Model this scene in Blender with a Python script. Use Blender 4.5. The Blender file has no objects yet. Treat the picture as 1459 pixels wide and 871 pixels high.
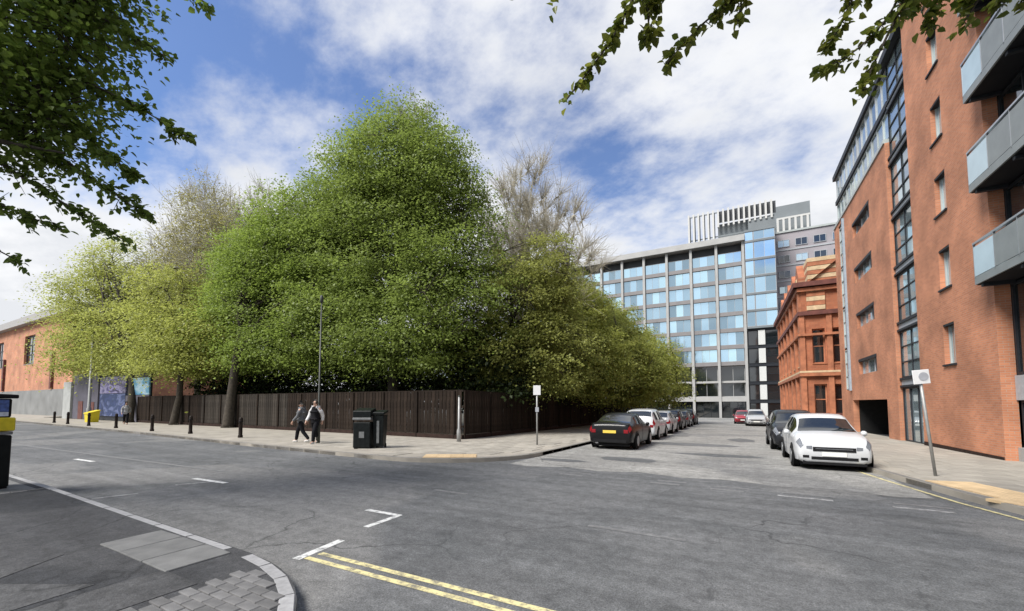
import bpy, bmesh, math, random
import numpy as np
from mathutils import Vector, Matrix
random.seed(7); rng = np.random.default_rng(7)
R = math.radians
SC = bpy.context.scene
COL = SC.collection

# ------------------------------------------------------------------ camera, sky, sun, exposure
cam_d = bpy.data.cameras.new('camera'); cam = bpy.data.objects.new('camera', cam_d); COL.objects.link(cam)
cam.location = (0, 0, 1.75); cam.rotation_euler = (R(93.3), 0, R(28.7))
cam_d.sensor_width = 36; cam_d.lens = 36*580/1459; cam_d.shift_y = (541.6-435.5)/1459
cam_d.clip_start = .05; cam_d.clip_end = 6000
SC.camera = cam
SUN_EL, SUN_AZ = R(51), R(211)           # azimuth clockwise from +Y: sun behind the camera, to its left
def make_world():
    w = bpy.data.worlds.new('World'); SC.world = w; w.use_nodes = True
    n = w.node_tree.nodes; l = w.node_tree.links; n.clear()
    out = n.new('ShaderNodeOutputWorld'); bg = n.new('ShaderNodeBackground')
    sky = n.new('ShaderNodeTexSky'); sky.sky_type = 'NISHITA'; sky.sun_disc = False
    sky.sun_elevation = SUN_EL; sky.sun_rotation = SUN_AZ; sky.air_density = 1.25; sky.dust_density = .4; sky.ozone_density = 2.2
    tc = n.new('ShaderNodeTexCoord'); sep = n.new('ShaderNodeSeparateXYZ'); l.new(tc.outputs['Generated'], sep.inputs[0])
    def m(op, a, b=None):
        q = n.new('ShaderNodeMath'); q.operation = op
        for i, v in enumerate((a, b)):
            if v is None: continue
            if isinstance(v, (int, float)): q.inputs[i].default_value = v
            else: l.new(v, q.inputs[i])
        return q.outputs[0]
    zz = m('ADD', m('MAXIMUM', sep.outputs[2], 0.0), .34)
    u = m('DIVIDE', sep.outputs[0], zz); v = m('DIVIDE', sep.outputs[1], zz)
    cb = n.new('ShaderNodeCombineXYZ'); l.new(u, cb.inputs[0]); l.new(v, cb.inputs[1])
    mp = n.new('ShaderNodeMapping'); l.new(cb.outputs[0], mp.inputs[0])
    mp.inputs['Location'].default_value = (-2.38, 13.7, 0); mp.inputs['Rotation'].default_value = (0, 0, R(120)); mp.inputs['Scale'].default_value = (1.0, 1.35, 1)
    n1 = n.new('ShaderNodeTexNoise'); l.new(mp.outputs[0], n1.inputs['Vector'])
    n1.inputs['Scale'].default_value = .85; n1.inputs['Detail'].default_value = 8; n1.inputs['Roughness'].default_value = .52; n1.inputs['Distortion'].default_value = .15
    n2 = n.new('ShaderNodeTexNoise'); l.new(mp.outputs[0], n2.inputs['Vector'])
    n2.inputs['Scale'].default_value = 3.1; n2.inputs['Detail'].default_value = 8; n2.inputs['Roughness'].default_value = .62
    # clouds thicken towards the horizon, as a layer seen edge-on does
    hz = n.new('ShaderNodeMapRange'); l.new(sep.outputs[2], hz.inputs[0]); hz.inputs[1].default_value = .0; hz.inputs[2].default_value = .75
    hz.inputs[3].default_value = .13; hz.inputs[4].default_value = -.045
    dens = m('ADD', m('ADD', m('MULTIPLY', n1.outputs[0], .66), m('MULTIPLY', n2.outputs[0], .34)), hz.outputs[0])
    rp = n.new('ShaderNodeMapRange'); rp.interpolation_type = 'SMOOTHSTEP'; l.new(dens, rp.inputs[0])
    rp.inputs[1].default_value = .428; rp.inputs[2].default_value = .568; rp.inputs[3].default_value = .04; rp.inputs[4].default_value = 1
    # thick cloud: grey inside, white rim
    sh = n.new('ShaderNodeValToRGB'); l.new(m('ADD', m('MULTIPLY', n2.outputs[0], .55), m('MULTIPLY', dens, .5)), sh.inputs[0])
    sh.color_ramp.elements[0].position = .42; sh.color_ramp.elements[0].color = (10.6, 10.6, 10.6, 1)
    sh.color_ramp.elements[1].position = .64; sh.color_ramp.elements[1].color = (7.6, 7.8, 8.2, 1)
    mx = n.new('ShaderNodeMix'); mx.data_type = 'RGBA'; l.new(rp.outputs[0], mx.inputs[0]); tn = n.new('ShaderNodeMix'); tn.data_type = 'RGBA'; tn.blend_type = 'MULTIPLY'; tn.inputs[0].default_value = 1; tn.inputs[7].default_value = (.90, 1.08, 1.45, 1)
    l.new(sky.outputs[0], tn.inputs[6]); l.new(tn.outputs[2], mx.inputs[6]); l.new(sh.outputs[0], mx.inputs[7])
    l.new(mx.outputs[2], bg.inputs[0]); bg.inputs[1].default_value = .056; l.new(bg.outputs[0], out.inputs[0])
make_world()
sl = bpy.data.lights.new('sun', 'SUN'); sl.energy = 3.3; sl.angle = R(24); sl.color = (1, .96, .9)
so = bpy.data.objects.new('sun', sl); COL.objects.link(so)
sd = Vector((math.sin(SUN_AZ)*math.cos(SUN_EL), math.cos(SUN_AZ)*math.cos(SUN_EL), math.sin(SUN_EL)))
so.rotation_euler = sd.to_track_quat('Z', 'Y').to_euler()
SC.view_settings.view_transform = 'Standard'; SC.view_settings.look = 'None'; SC.view_settings.gamma = 1
SC.view_settings.exposure = .95
SC.cycles.max_bounces = 8; SC.cycles.transparent_max_bounces = 8

def gz(Y): return -.012*max(0., Y-9)     # the side street falls gently away from the junction

# ------------------------------------------------------------------ materials
MATS = {}
def newmat(name):
    m = bpy.data.materials.new(name); m.use_nodes = True; MATS[name] = m
    return m, m.node_tree.nodes, m.node_tree.links, m.node_tree.nodes['Principled BSDF']
def mat(name, col, rough=.7, metal=0., var=.12, scale=6., bump=0., bscale=60., spec=.5, coat=0., coords='Object', isl=0.):
    """plain surface: base colour with soft large-scale and fine variation, optional fine relief"""
    m, n, l, b = newmat(name)
    tc = n.new('ShaderNodeTexCoord')
    nz = n.new('ShaderNodeTexNoise'); nz.inputs['Scale'].default_value = scale; nz.inputs['Detail'].default_value = 6; l.new(tc.outputs[coords], nz.inputs[0])
    mr = n.new('ShaderNodeMapRange'); l.new(nz.outputs[0], mr.inputs[0]); mr.inputs[1].default_value = .3; mr.inputs[2].default_value = .7
    mr.inputs[3].default_value = 1-var; mr.inputs[4].default_value = 1+var
    mu = n.new('ShaderNodeMix'); mu.data_type = 'RGBA'; mu.blend_type = 'MULTIPLY'; mu.inputs[0].default_value = 1
    mu.inputs[6].default_value = (*col, 1)
    fac = mr.outputs[0]
    if isl:
        oi = n.new('ShaderNodeObjectInfo'); r2 = n.new('ShaderNodeMapRange'); l.new(oi.outputs['Random'], r2.inputs[0]); r2.inputs[3].default_value = 1-isl; r2.inputs[4].default_value = 1+isl
        mm = n.new('ShaderNodeMath'); mm.operation = 'MULTIPLY'; l.new(fac, mm.inputs[0]); l.new(r2.outputs[0], mm.inputs[1]); fac = mm.outputs[0]
    l.new(fac, mu.inputs[7]); l.new(mu.outputs[2], b.inputs['Base Color'])
    b.inputs['Roughness'].default_value = rough; b.inputs['Metallic'].default_value = metal
    b.inputs['Specular IOR Level'].default_value = spec; b.inputs['Coat Weight'].default_value = coat; b.inputs['Coat Roughness'].default_value = .05
    if bump:
        nb = n.new('ShaderNodeTexNoise'); nb.inputs['Scale'].default_value = bscale; nb.inputs['Detail'].default_value = 4; l.new(tc.outputs[coords], nb.inputs[0])
        bp = n.new('ShaderNodeBump'); bp.inputs['Strength'].default_value = bump; bp.inputs['Distance'].default_value = .01
        l.new(nb.outputs[0], bp.inputs['Height']); l.new(bp.outputs[0], b.inputs['Normal'])
    return m
def glassmat(name, col, rough=.04, var=.3, spec=.9, vs=(.25, .4)):
    """window pane: dark room behind a reflecting sheet; panes differ a little in tint and tilt"""
    m, n, l, b = newmat(name)
    oi = n.new('ShaderNodeObjectInfo'); tc = n.new('ShaderNodeTexCoord')
    nz = n.new('ShaderNodeTexNoise'); nz.inputs['Scale'].default_value = vs[0]; nz.inputs['Detail'].default_value = 2; l.new(tc.outputs['Object'], nz.inputs[0])
    mr = n.new('ShaderNodeMapRange'); l.new(oi.outputs['Random'], mr.inputs[0]); mr.inputs[3].default_value = 1-var; mr.inputs[4].default_value = 1+var
    mu = n.new('ShaderNodeMix'); mu.data_type = 'RGBA'; mu.blend_type = 'MULTIPLY'; mu.inputs[0].default_value = 1
    mu.inputs[6].default_value = (*col, 1); l.new(mr.outputs[0], mu.inputs[7]); l.new(mu.outputs[2], b.inputs['Base Color'])
    b.inputs['Roughness'].default_value = rough; b.inputs['Specular IOR Level'].default_value = spec
    b.inputs['Coat Weight'].default_value = .6; b.inputs['Coat Roughness'].default_value = .02; b.inputs['IOR'].default_value = 1.6
    bp = n.new('ShaderNodeBump'); bp.inputs['Strength'].default_value = vs[1]; bp.inputs['Distance'].default_value = .02
    l.new(nz.outputs[0], bp.inputs['Height']); l.new(bp.outputs[0], b.inputs['Normal']); l.new(bp.outputs[0], b.inputs['Coat Normal'])
    return m
def brickmat(name, c1, c2, mortar, axis, bw=.225, bh=.075, var=.30):
    """brickwork too far away to tell the bricks apart; axis 'X': wall normal to X (runs along Y), 'Y' the other way"""
    m, n, l, b = newmat(name)
    tc = n.new('ShaderNodeTexCoord'); sp = n.new('ShaderNodeSeparateXYZ'); cb = n.new('ShaderNodeCombineXYZ')
    l.new(tc.outputs['Object'], sp.inputs[0]); l.new(sp.outputs[1 if axis == 'X' else 0], cb.inputs[0]); l.new(sp.outputs[2], cb.inputs[1])
    bt = n.new('ShaderNodeTexBrick'); l.new(cb.outputs[0], bt.inputs['Vector']); bt.inputs['Scale'].default_value = 1
    bt.inputs['Brick Width'].default_value = bw; bt.inputs['Row Height'].default_value = bh; bt.inputs['Mortar Size'].default_value = .006
    bt.inputs['Color1'].default_value = (*c1, 1); bt.inputs['Color2'].default_value = (*c2, 1); bt.inputs['Mortar'].default_value = (*mortar, 1)
    n1 = n.new('ShaderNodeTexNoise'); n1.inputs['Scale'].default_value = .55; n1.inputs['Detail'].default_value = 8; l.new(tc.outputs['Object'], n1.inputs[0])
    mr = n.new('ShaderNodeMapRange'); l.new(n1.outputs[0], mr.inputs[0]); mr.inputs[1].default_value = .3; mr.inputs[2].default_value = .7; mr.inputs[3].default_value = 1-var; mr.inputs[4].default_value = 1+var
    mu = n.new('ShaderNodeMix'); mu.data_type = 'RGBA'; mu.blend_type = 'MULTIPLY'; mu.inputs[0].default_value = 1
    l.new(bt.outputs[0], mu.inputs[6]); l.new(mr.outputs[0], mu.inputs[7]); l.new(mu.outputs[2], b.inputs['Base Color'])
    b.inputs['Roughness'].default_value = .85
    bp = n.new('ShaderNodeBump'); bp.inputs['Strength'].default_value = .5; bp.inputs['Distance'].default_value = .008; bp.invert = True
    l.new(bt.outputs['Fac'], bp.inputs['Height']); l.new(bp.outputs[0], b.inputs['Normal'])
    return m
def asphalt(name, c0, c1, patch, fine=1.):
    m, n, l, b = newmat(name)
    tc = n.new('ShaderNodeTexCoord')
    def noise(s, d=6, r=.55, dist=0.):
        q = n.new('ShaderNodeTexNoise'); q.inputs['Scale'].default_value = s; q.inputs['Detail'].default_value = d; q.inputs['Roughness'].default_value = r; q.inputs['Distortion'].default_value = dist
        l.new(tc.outputs['Object'], q.inputs[0]); return q.outputs[0]
    def ramp(v, a, bb, lo, hi):
        q = n.new('ShaderNodeMapRange'); l.new(v, q.inputs[0]); q.inputs[1].default_value = a; q.inputs[2].default_value = bb; q.inputs[3].default_value = lo; q.inputs[4].default_value = hi; return q.outputs[0]
    def mix(f, a, c, bl='MIX'):
        q = n.new('ShaderNodeMix'); q.data_type = 'RGBA'; q.blend_type = bl
        if isinstance(f, float): q.inputs[0].default_value = f
        else: l.new(f, q.inputs[0])
        for i, v in ((6, a), (7, c)):
            if isinstance(v, tuple): q.inputs[i].default_value = (*v, 1)
            else: l.new(v, q.inputs[i])
        return q.outputs[2]
    c = mix(ramp(noise(.35, 7, .6, .4), .35, .65, 0, 1), c0, c1)
    c = mix(ramp(noise(.13, 3, .5), .54, .57, 0, .75), c, patch)                 # old repairs
    c = mix(1., c, ramp(noise(5, 8, .75), .3, .7, .66, 1.34), 'MULTIPLY')
    c = mix(1., c, ramp(noise(22, 4, .7), .3, .7, .78, 1.22), 'MULTIPLY')
    c = mix(1., c, ramp(noise(60, 4, .75), .32, .68, 1-.5*fine, 1+.5*fine), 'MULTIPLY')   # chippings
    ms = n.new('ShaderNodeMapping'); ms.inputs['Scale'].default_value = (.16, 2.3, 1); ms.inputs['Rotation'].default_value = (0, 0, R(2)); l.new(tc.outputs['Object'], ms.inputs[0])
    ns = n.new('ShaderNodeTexNoise'); ns.inputs['Scale'].default_value = 1; ns.inputs['Detail'].default_value = 6; ns.inputs['Roughness'].default_value = .65; l.new(ms.outputs[0], ns.inputs[0])
    c = mix(1., c, ramp(ns.outputs[0], .3, .7, .80, 1.22), 'MULTIPLY')      # tracks worn along the road
    vo = n.new('ShaderNodeTexVoronoi'); vo.feature = 'DISTANCE_TO_EDGE'; vo.inputs['Scale'].default_value = .42
    nd = n.new('ShaderNodeTexNoise'); nd.inputs['Scale'].default_value = 1.3; nd.inputs['Detail'].default_value = 6; l.new(tc.outputs['Object'], nd.inputs[0])
    ad = n.new('ShaderNodeMix'); ad.data_type = 'RGBA'; ad.blend_type = 'ADD'; ad.inputs[0].default_value = 1.1; l.new(tc.outputs['Object'], ad.inputs[6]); l.new(nd.outputs[1], ad.inputs[7])
    l.new(ad.outputs[2], vo.inputs['Vector'])
    cr = ramp(vo.outputs[0], 0, .012, 1, 0)
    mk = n.new('ShaderNodeMath'); mk.operation = 'MULTIPLY'; l.new(cr, mk.inputs[0]); l.new(ramp(noise(.22, 2), .45, .6, 0, .75), mk.inputs[1])
    c = mix(mk.outputs[0], c, (c0[0]*.35, c0[1]*.35, c0[2]*.35))
    l.new(c, b.inputs['Base Color']); b.inputs['Roughness'].default_value = .88; b.inputs['Specular IOR Level'].default_value = .35
    bp = n.new('ShaderNodeBump'); bp.inputs['Strength'].default_value = .6; bp.inputs['Distance'].default_value = .012
    l.new(noise(70, 3, .7), bp.inputs['Height']); l.new(bp.outputs[0], b.inputs['Normal'])
    return m
def paintmat(name, col, under, wear):
    """road paint worn through to the asphalt"""
    m, n, l, b = newmat(name)
    tc = n.new('ShaderNodeTexCoord'); nz = n.new('ShaderNodeTexNoise'); nz.inputs['Scale'].default_value = 9; nz.inputs['Detail'].default_value = 8; nz.inputs['Roughness'].default_value = .75
    l.new(tc.outputs['Object'], nz.inputs[0]); mr = n.new('ShaderNodeMapRange'); l.new(nz.outputs[0], mr.inputs[0]); mr.inputs[1].default_value = wear-.08; mr.inputs[2].default_value = wear+.08
    mx = n.new('ShaderNodeMix'); mx.data_type = 'RGBA'; l.new(mr.outputs[0], mx.inputs[0]); mx.inputs[6].default_value = (*under, 1); mx.inputs[7].default_value = (*col, 1)
    l.new(mx.outputs[2], b.inputs['Base Color']); b.inputs['Roughness'].default_value = .7
    return m
def leafmat(name, c_dark, c_light, trans=.35, rough=.5):
    m, n, l, b = newmat(name)
    g = n.new('ShaderNodeNewGeometry'); rp = n.new('ShaderNodeValToRGB'); l.new(g.outputs['Random Per Island'], rp.inputs[0])
    rp.color_ramp.elements[0].color = (*c_dark, 1); rp.color_ramp.elements[1].color = (*c_light, 1)
    tc = n.new('ShaderNodeTexCoord'); nz = n.new('ShaderNodeTexNoise'); nz.inputs['Scale'].default_value = .8; nz.inputs['Detail'].default_value = 4; l.new(tc.outputs['Object'], nz.inputs[0])
    mr = n.new('ShaderNodeMapRange'); l.new(nz.outputs[0], mr.inputs[0]); mr.inputs[1].default_value = .3; mr.inputs[2].default_value = .7; mr.inputs[3].default_value = .72; mr.inputs[4].default_value = 1.28
    mu = n.new('ShaderNodeMix'); mu.data_type = 'RGBA'; mu.blend_type = 'MULTIPLY'; mu.inputs[0].default_value = 1; l.new(rp.outputs[0], mu.inputs[6]); l.new(mr.outputs[0], mu.inputs[7])
    l.new(mu.outputs[2], b.inputs['Base Color']); b.inputs['Roughness'].default_value = rough; b.inputs['Specular IOR Level'].default_value = .3
    tr = n.new('ShaderNodeBsdfTranslucent'); l.new(mu.outputs[2], tr.inputs[0]); ms = n.new('ShaderNodeMixShader'); ms.inputs[0].default_value = trans
    l.new(b.outputs[0], ms.inputs[1]); l.new(tr.outputs[0], ms.inputs[2]); l.new(ms.outputs[0], n['Material Output'].inputs[0])
    return m
asphalt('asphalt', (.082, .085, .087), (.128, .129, .130), (.165, .163, .158))
asphalt('asphalt_old', (.185, .182, .172), (.255, .25, .235), (.15, .15, .148), 1.2)
asphalt('tarmac_mid', (.045, .046, .048), (.07, .07, .071), (.05, .05, .052), .8)
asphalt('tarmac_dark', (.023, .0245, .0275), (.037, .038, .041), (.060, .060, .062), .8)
asphalt('tarmac_light', (.13, .12, .108), (.19, .175, .155), (.15, .14, .13), .8)
mat('paving', (.28, .255, .215), .9, var=.22, scale=1.3, bump=.3, bscale=50)
mat('slab', (.28, .258, .22), .9, var=.18, scale=2.2, bump=.3, bscale=70, isl=.12)
mat('slab_grey', (.135, .135, .132), .9, var=.2, scale=4, bump=.4, bscale=80, isl=.1)
mat('block', (.125, .123, .122), .9, var=.2, scale=9, bump=.4, bscale=90, isl=.22)
mat('granite', (.27, .268, .27), .8, var=.18, scale=14, bump=.3, bscale=120, isl=.12)
mat('kerbstone', (.17, .16, .145), .85, var=.2, scale=8, bump=.3, bscale=90, isl=.15)
mat('tactile', (.52, .38, .22), .85, var=.15, scale=4, bump=.2, isl=.1)
mat('soil', (.05, .045, .03), .95, var=.4, scale=2, bump=.6, bscale=20)
mat('farland', (.10, .11, .09), .95, var=.2, scale=.05)
paintmat('white_paint', (.62, .62, .60), (.16, .16, .16), .43)
paintmat('white_worn', (.34, .34, .335), (.14, .14, .14), .52)
paintmat('white_ghost', (.19, .19, .187), (.12, .12, .12), .54)
paintmat('yellow_paint', (.60, .53, .27), (.16, .15, .12), .46)
brickmat('brick_x', (.50, .205, .105), (.40, .158, .082), (.37, .26, .195), 'X')
brickmat('brick_y', (.50, .205, .105), (.40, .158, .082), (.37, .26, .195), 'Y')
brickmat('brick_orange', (.50, .21, .11), (.42, .17, .09), (.42, .30, .22), 'Y')
brickmat('terracotta_x', (.40, .145, .07), (.31, .105, .052), (.34, .17, .10), 'X', .4, .2, .25)
brickmat('terracotta_y', (.40, .145, .07), (.31, .105, .052), (.34, .17, .10), 'Y', .4, .2, .25)
mat('terra_trim', (.37, .14, .07), .8, var=.3, scale=2)
mat('terra_dark', (.13, .045, .035), .8, var=.3, scale=2)
mat('cream_stone', (.55, .42, .26), .8, var=.2, scale=3)
mat('concrete', (.34, .35, .34), .8, var=.12, scale=1.2, bump=.1)
mat('office_taupe', (.21, .20, .20), .6, var=.08, scale=.8)
mat('office_frame', (.36, .36, .35), .6, var=.08, scale=.8)
mat('office_dark', (.035, .04, .045), .5, var=.2)
mat('fin_white', (.52, .52, .50), .5, var=.05)
mat('plant_grey', (.16, .18, .19), .6, var=.12, scale=.4)
mat('lilac_clad', (.30, .28, .30), .6, var=.12, scale=.3)
mat('frame_dark', (.028, .031, .036), .45, var=.15, spec=.12)
mat('frame_blue', (.30, .37, .43), .4, var=.1)
mat('panel_grey', (.36, .38, .40), .5, var=.08)
mat('panel_pale', (.38, .41, .40), .35, var=.08, scale=1.5)
mat('balcony_panel', (.20, .22, .22), .4, var=.1, scale=2.5)
mat('glass_frost', (.42, .54, .60), .25, var=.08, scale=1.5, spec=.7)
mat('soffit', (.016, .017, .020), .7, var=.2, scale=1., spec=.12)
mat('rail_steel', (.5, .51, .52), .35, metal=.9, var=.05)
glassmat('glass_office', (.46, .66, .80), .05, .42, 1.0); MATS['glass_office'].node_tree.nodes['Principled BSDF'].inputs['Metallic'].default_value = .9
glassmat('glass_dark', (.012, .016, .018), .05, .4)
glassmat('glass_flat', (.40, .50, .53), .05, .5); MATS['glass_flat'].node_tree.nodes['Principled BSDF'].inputs['Metallic'].default_value = .5
mat('interior', (.02, .02, .02), .9, spec=.12)
mat('blind', (.55, .56, .54), .7, var=.1)
mat('grey_wall', (.19, .195, .19), .85, var=.2, scale=.5)
mat('purple_wall', (.10, .095, .12), .8, var=.25, scale=.6)
mat('roof_grey', (.34, .33, .32), .7, var=.12)
mat('fence_wood', (.022, .0155, .0115), .85, var=.35, scale=5, bump=.3, bscale=40, isl=.35, spec=.12)
mat('fence_grey', (.040, .034, .028), .85, var=.3, scale=5, bump=.3, isl=.3, spec=.12)
mat('plinth_brick', (.035, .022, .018), .9, var=.3, scale=6, spec=.12)
mat('iron_black', (.012, .012, .013), .5, var=.3, scale=10, spec=.12)
mat('bollard_brown', (.022, .016, .013), .5, var=.3, scale=10, spec=.12)
mat('pole_grey', (.30, .30, .29), .5, var=.15, scale=8, metal=.3)
mat('pole_dark', (.030, .034, .026), .5, var=.15)
mat('sign_white', (.72, .72, .72), .5, var=.04)
mat('sign_grey', (.36, .37, .40), .5, var=.1)
mat('bin_black', (.010, .012, .012), .4, var=.3, scale=8, spec=.12)
mat('bin_grey', (.14, .145, .145), .5, var=.2)
mat('bin_yellow', (.62, .50, .015), .5, var=.12, scale=12)
mat('poster_blue', (.06, .11, .30), .4, var=.5, scale=14)
mat('poster_pale', (.55, .60, .68), .4, var=.2, scale=16)
mat('bark', (.045, .036, .026), .95, var=.4, scale=7, bump=.8, bscale=25)
mat('bark_pale', (.30, .25, .21), .95, var=.3, scale=5, bump=.5, bscale=25)
mat('twig', (.42, .39, .31), .95, var=.25, scale=3)
mat('tyre', (.012, .012, .012), .85, var=.2, spec=.12)
mat('rim', (.38, .39, .40), .35, metal=.8, var=.05)
mat('plate_white', (.7, .7, .66), .5, var=.03); mat('plate_yellow', (.68, .48, .07), .5, var=.03)
mat('lamp_red', (.20, .010, .014), .15, var=.2, scale=30); mat('lamp_clear', (.17, .18, .20), .1, var=.3, scale=40)
mat('trim_black', (.012, .012, .013), .5, spec=.12)
mat('chrome', (.55, .56, .58), .15, metal=1., var=.02)
glassmat('car_glass', (.010, .013, .015), .03, .1, .8)
for nm, c in dict(car_white=(.54, .55, .56), car_black=(.008, .008, .009), car_dark=(.018, .019, .022), car_grey=(.11, .115, .12), car_silver=(.36, .37, .38), car_red=(.28, .018, .03)).items():
    mat(nm, c, .3, var=.03, coat=.7 if c[0] > .05 else .22, spec=.35 if c[0] > .05 else .15)
mat('skin', (.45, .27, .19), .6, var=.06); mat('hair_dark', (.02, .014, .01), .7)
mat('cloth_black', (.012, .012, .014), .9, var=.2, spec=.12); mat('cloth_grey', (.12, .125, .13), .9, var=.2); mat('cloth_white', (.62, .61, .60), .9, var=.1)
mat('shoe_white', (.6, .6, .58), .7); mat('cloth_lightgrey', (.26, .26, .27), .9, var=.15)
leafmat('leaf_green', (.165, .220, .046), (.270, .345, .078), .54)
leafmat('leaf_bright', (.175, .245, .042), (.285, .370, .075), .54)
leafmat('leaf_yellow', (.310, .340, .075), (.440, .470, .125), .57)
leafmat('leaf_olive', (.250, .240, .080), (.380, .360, .140), .5)
leafmat('leaf_olivegreen', (.235, .255, .062), (.360, .380, .105), .54)
leafmat('leaf_near', (.080, .130, .022), (.180, .245, .048), .58, .4)
leafmat('leaf_spring', (.070, .105, .016), (.200, .215, .036), .45, .4)
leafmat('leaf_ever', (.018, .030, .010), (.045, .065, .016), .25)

# ------------------------------------------------------------------ mesh helpers
class MB:
    def __init__(s): s.v = []; s.f = []
    def add(s, vs, fs):
        o = len(s.v); s.v += [tuple(p) for p in vs]; s.f += [tuple(i+o for i in f) for f in fs]; return s
    def box(s, x0, x1, y0, y1, z0, z1):
        return s.add([(x0,y0,z0),(x1,y0,z0),(x1,y1,z0),(x0,y1,z0),(x0,y0,z1),(x1,y0,z1),(x1,y1,z1),(x0,y1,z1)],
                     [(0,3,2,1),(4,5,6,7),(0,1,5,4),(1,2,6,5),(2,3,7,6),(3,0,4,7)])
    def tube(s, pts, rad, n=8, cap=True):
        pts = [Vector(p) for p in pts]; rings = []
        for i, p in enumerate(pts):
            d = (pts[min(i+1, len(pts)-1)]-pts[max(i-1, 0)]).normalized()
            a = d.orthogonal().normalized() if i == 0 else (rings[-1][1]-d*rings[-1][1].dot(d)).normalized()
            b = d.cross(a); r = rad[i] if isinstance(rad, (list, tuple)) else rad
            rings.append(([p+(a*math.cos(t*2*math.pi/n)+b*math.sin(t*2*math.pi/n))*r for t in range(n)], a))
        vs = [q for rg, _ in rings for q in rg]; fs = []
        for i in range(len(pts)-1):
            for t in range(n): fs.append((i*n+t, i*n+(t+1)%n, (i+1)*n+(t+1)%n, (i+1)*n+t))
        if cap: fs += [tuple(range(n))[::-1], tuple(range((len(pts)-1)*n, len(pts)*n))]
        return s.add(vs, fs)
    def lathe(s, prof, c=(0, 0, 0), n=16, axis='Z'):
        vs = []; fs = []
        for r, h in prof:
            for t in range(n):
                a = t*2*math.pi/n; p = (r*math.cos(a), r*math.sin(a), h)
                if axis == 'X': p = (h, r*math.cos(a), r*math.sin(a))
                vs.append((p[0]+c[0], p[1]+c[1], p[2]+c[2]))
        for i in range(len(prof)-1):
            for t in range(n): fs.append((i*n+t, i*n+(t+1)%n, (i+1)*n+(t+1)%n, (i+1)*n+t))
        fs += [tuple(range(n))[::-1], tuple(range((len(prof)-1)*n, len(prof)*n))]
        return s.add(vs, fs)
    def poly(s, pts, h):
        """prism: pts are top corners (x,y,z), extruded down by h"""
        n = len(pts); vs = list(pts)+[(p[0], p[1], p[2]-h) for p in pts]
        return s.add(vs, [tuple(range(n)), tuple(range(n, 2*n))[::-1]]+[(i, n+i, n+(i+1)%n, (i+1)%n) for i in range(n)])
    def mesh(s, name, material, smooth=False, bevel=0.):
        me = bpy.data.meshes.new(name); me.from_pydata(s.v, [], s.f); me.materials.append(MATS[material])
        bm = bmesh.new(); bm.from_mesh(me); bmesh.ops.recalc_face_normals(bm, faces=bm.faces)
        if bevel: bmesh.ops.bevel(bm, geom=list(bm.edges), offset=bevel, segments=1, affect='EDGES', clamp_overlap=True)
        bm.to_mesh(me); bm.free()
        if smooth: me.shade_smooth()
        return me
    def build(s, name, material, parent=None, smooth=False, bevel=0., loc=(0, 0, 0), rz=0.):
        return inst(s.mesh(name, material, smooth, bevel), name, parent, loc, rz)
def inst(me, name, parent=None, loc=(0, 0, 0), rz=0., scale=None, rx=0.):
    o = bpy.data.objects.new(name, me); COL.objects.link(o); o.parent = parent; o.location = loc; o.rotation_euler = (rx, 0, rz)
    if scale: o.scale = scale
    return o
def tag(o, label=None, cat=None, group=None, kind=None):
    for k, v in (('label', label), ('category', cat), ('group', group), ('kind', kind)):
        if v: o[k] = v
    return o
def thing(name, label, cat, loc=(0, 0, 0), rz=0., group=None, rx=0.):
    o = bpy.data.objects.new(name, None); COL.objects.link(o); o.location = loc; o.rotation_euler = (rx, 0, rz); o.empty_display_size = .3
    return tag(o, label, cat, group)
def boxpart(name, m, parent, *b, bevel=0.): return MB().box(*b).build(name, m, parent, bevel=bevel)
def npmesh(name, verts, quads, material, smooth=False):
    me = bpy.data.meshes.new(name); nv, nf = len(verts), len(quads)
    me.vertices.add(nv); me.vertices.foreach_set('co', np.asarray(verts, np.float32).ravel())
    me.loops.add(nf*4); me.loops.foreach_set('vertex_index', np.asarray(quads, np.int32).ravel())
    me.polygons.add(nf); me.polygons.foreach_set('loop_start', np.arange(0, nf*4, 4, dtype=np.int32))
    me.materials.append(MATS[material]); me.update(); me.validate()
    if smooth: me.shade_smooth()
    return me

# ------------------------------------------------------------------ ground, road, pavements
def strip_sheet(name, x0, x1, ys, m, dz=0.):
    mb = MB()
    mb.add([(x, y, gz(y)+dz) for y in ys for x in (x0, x1)], [(2*i, 2*i+1, 2*i+3, 2*i+2) for i in range(len(ys)-1)])
    return mb.build(name, m)
g0 = MB().add([(-2500, -2500, -2.6), (2500, -2500, -2.6), (2500, 2500, -2.6), (-2500, 2500, -2.6)], [(0, 1, 2, 3)]).build('ground', 'farland'); tag(g0, kind='structure')
road = strip_sheet('road', -220, 90, [-40, 9, 160], 'asphalt'); tag(road, kind='structure')

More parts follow.
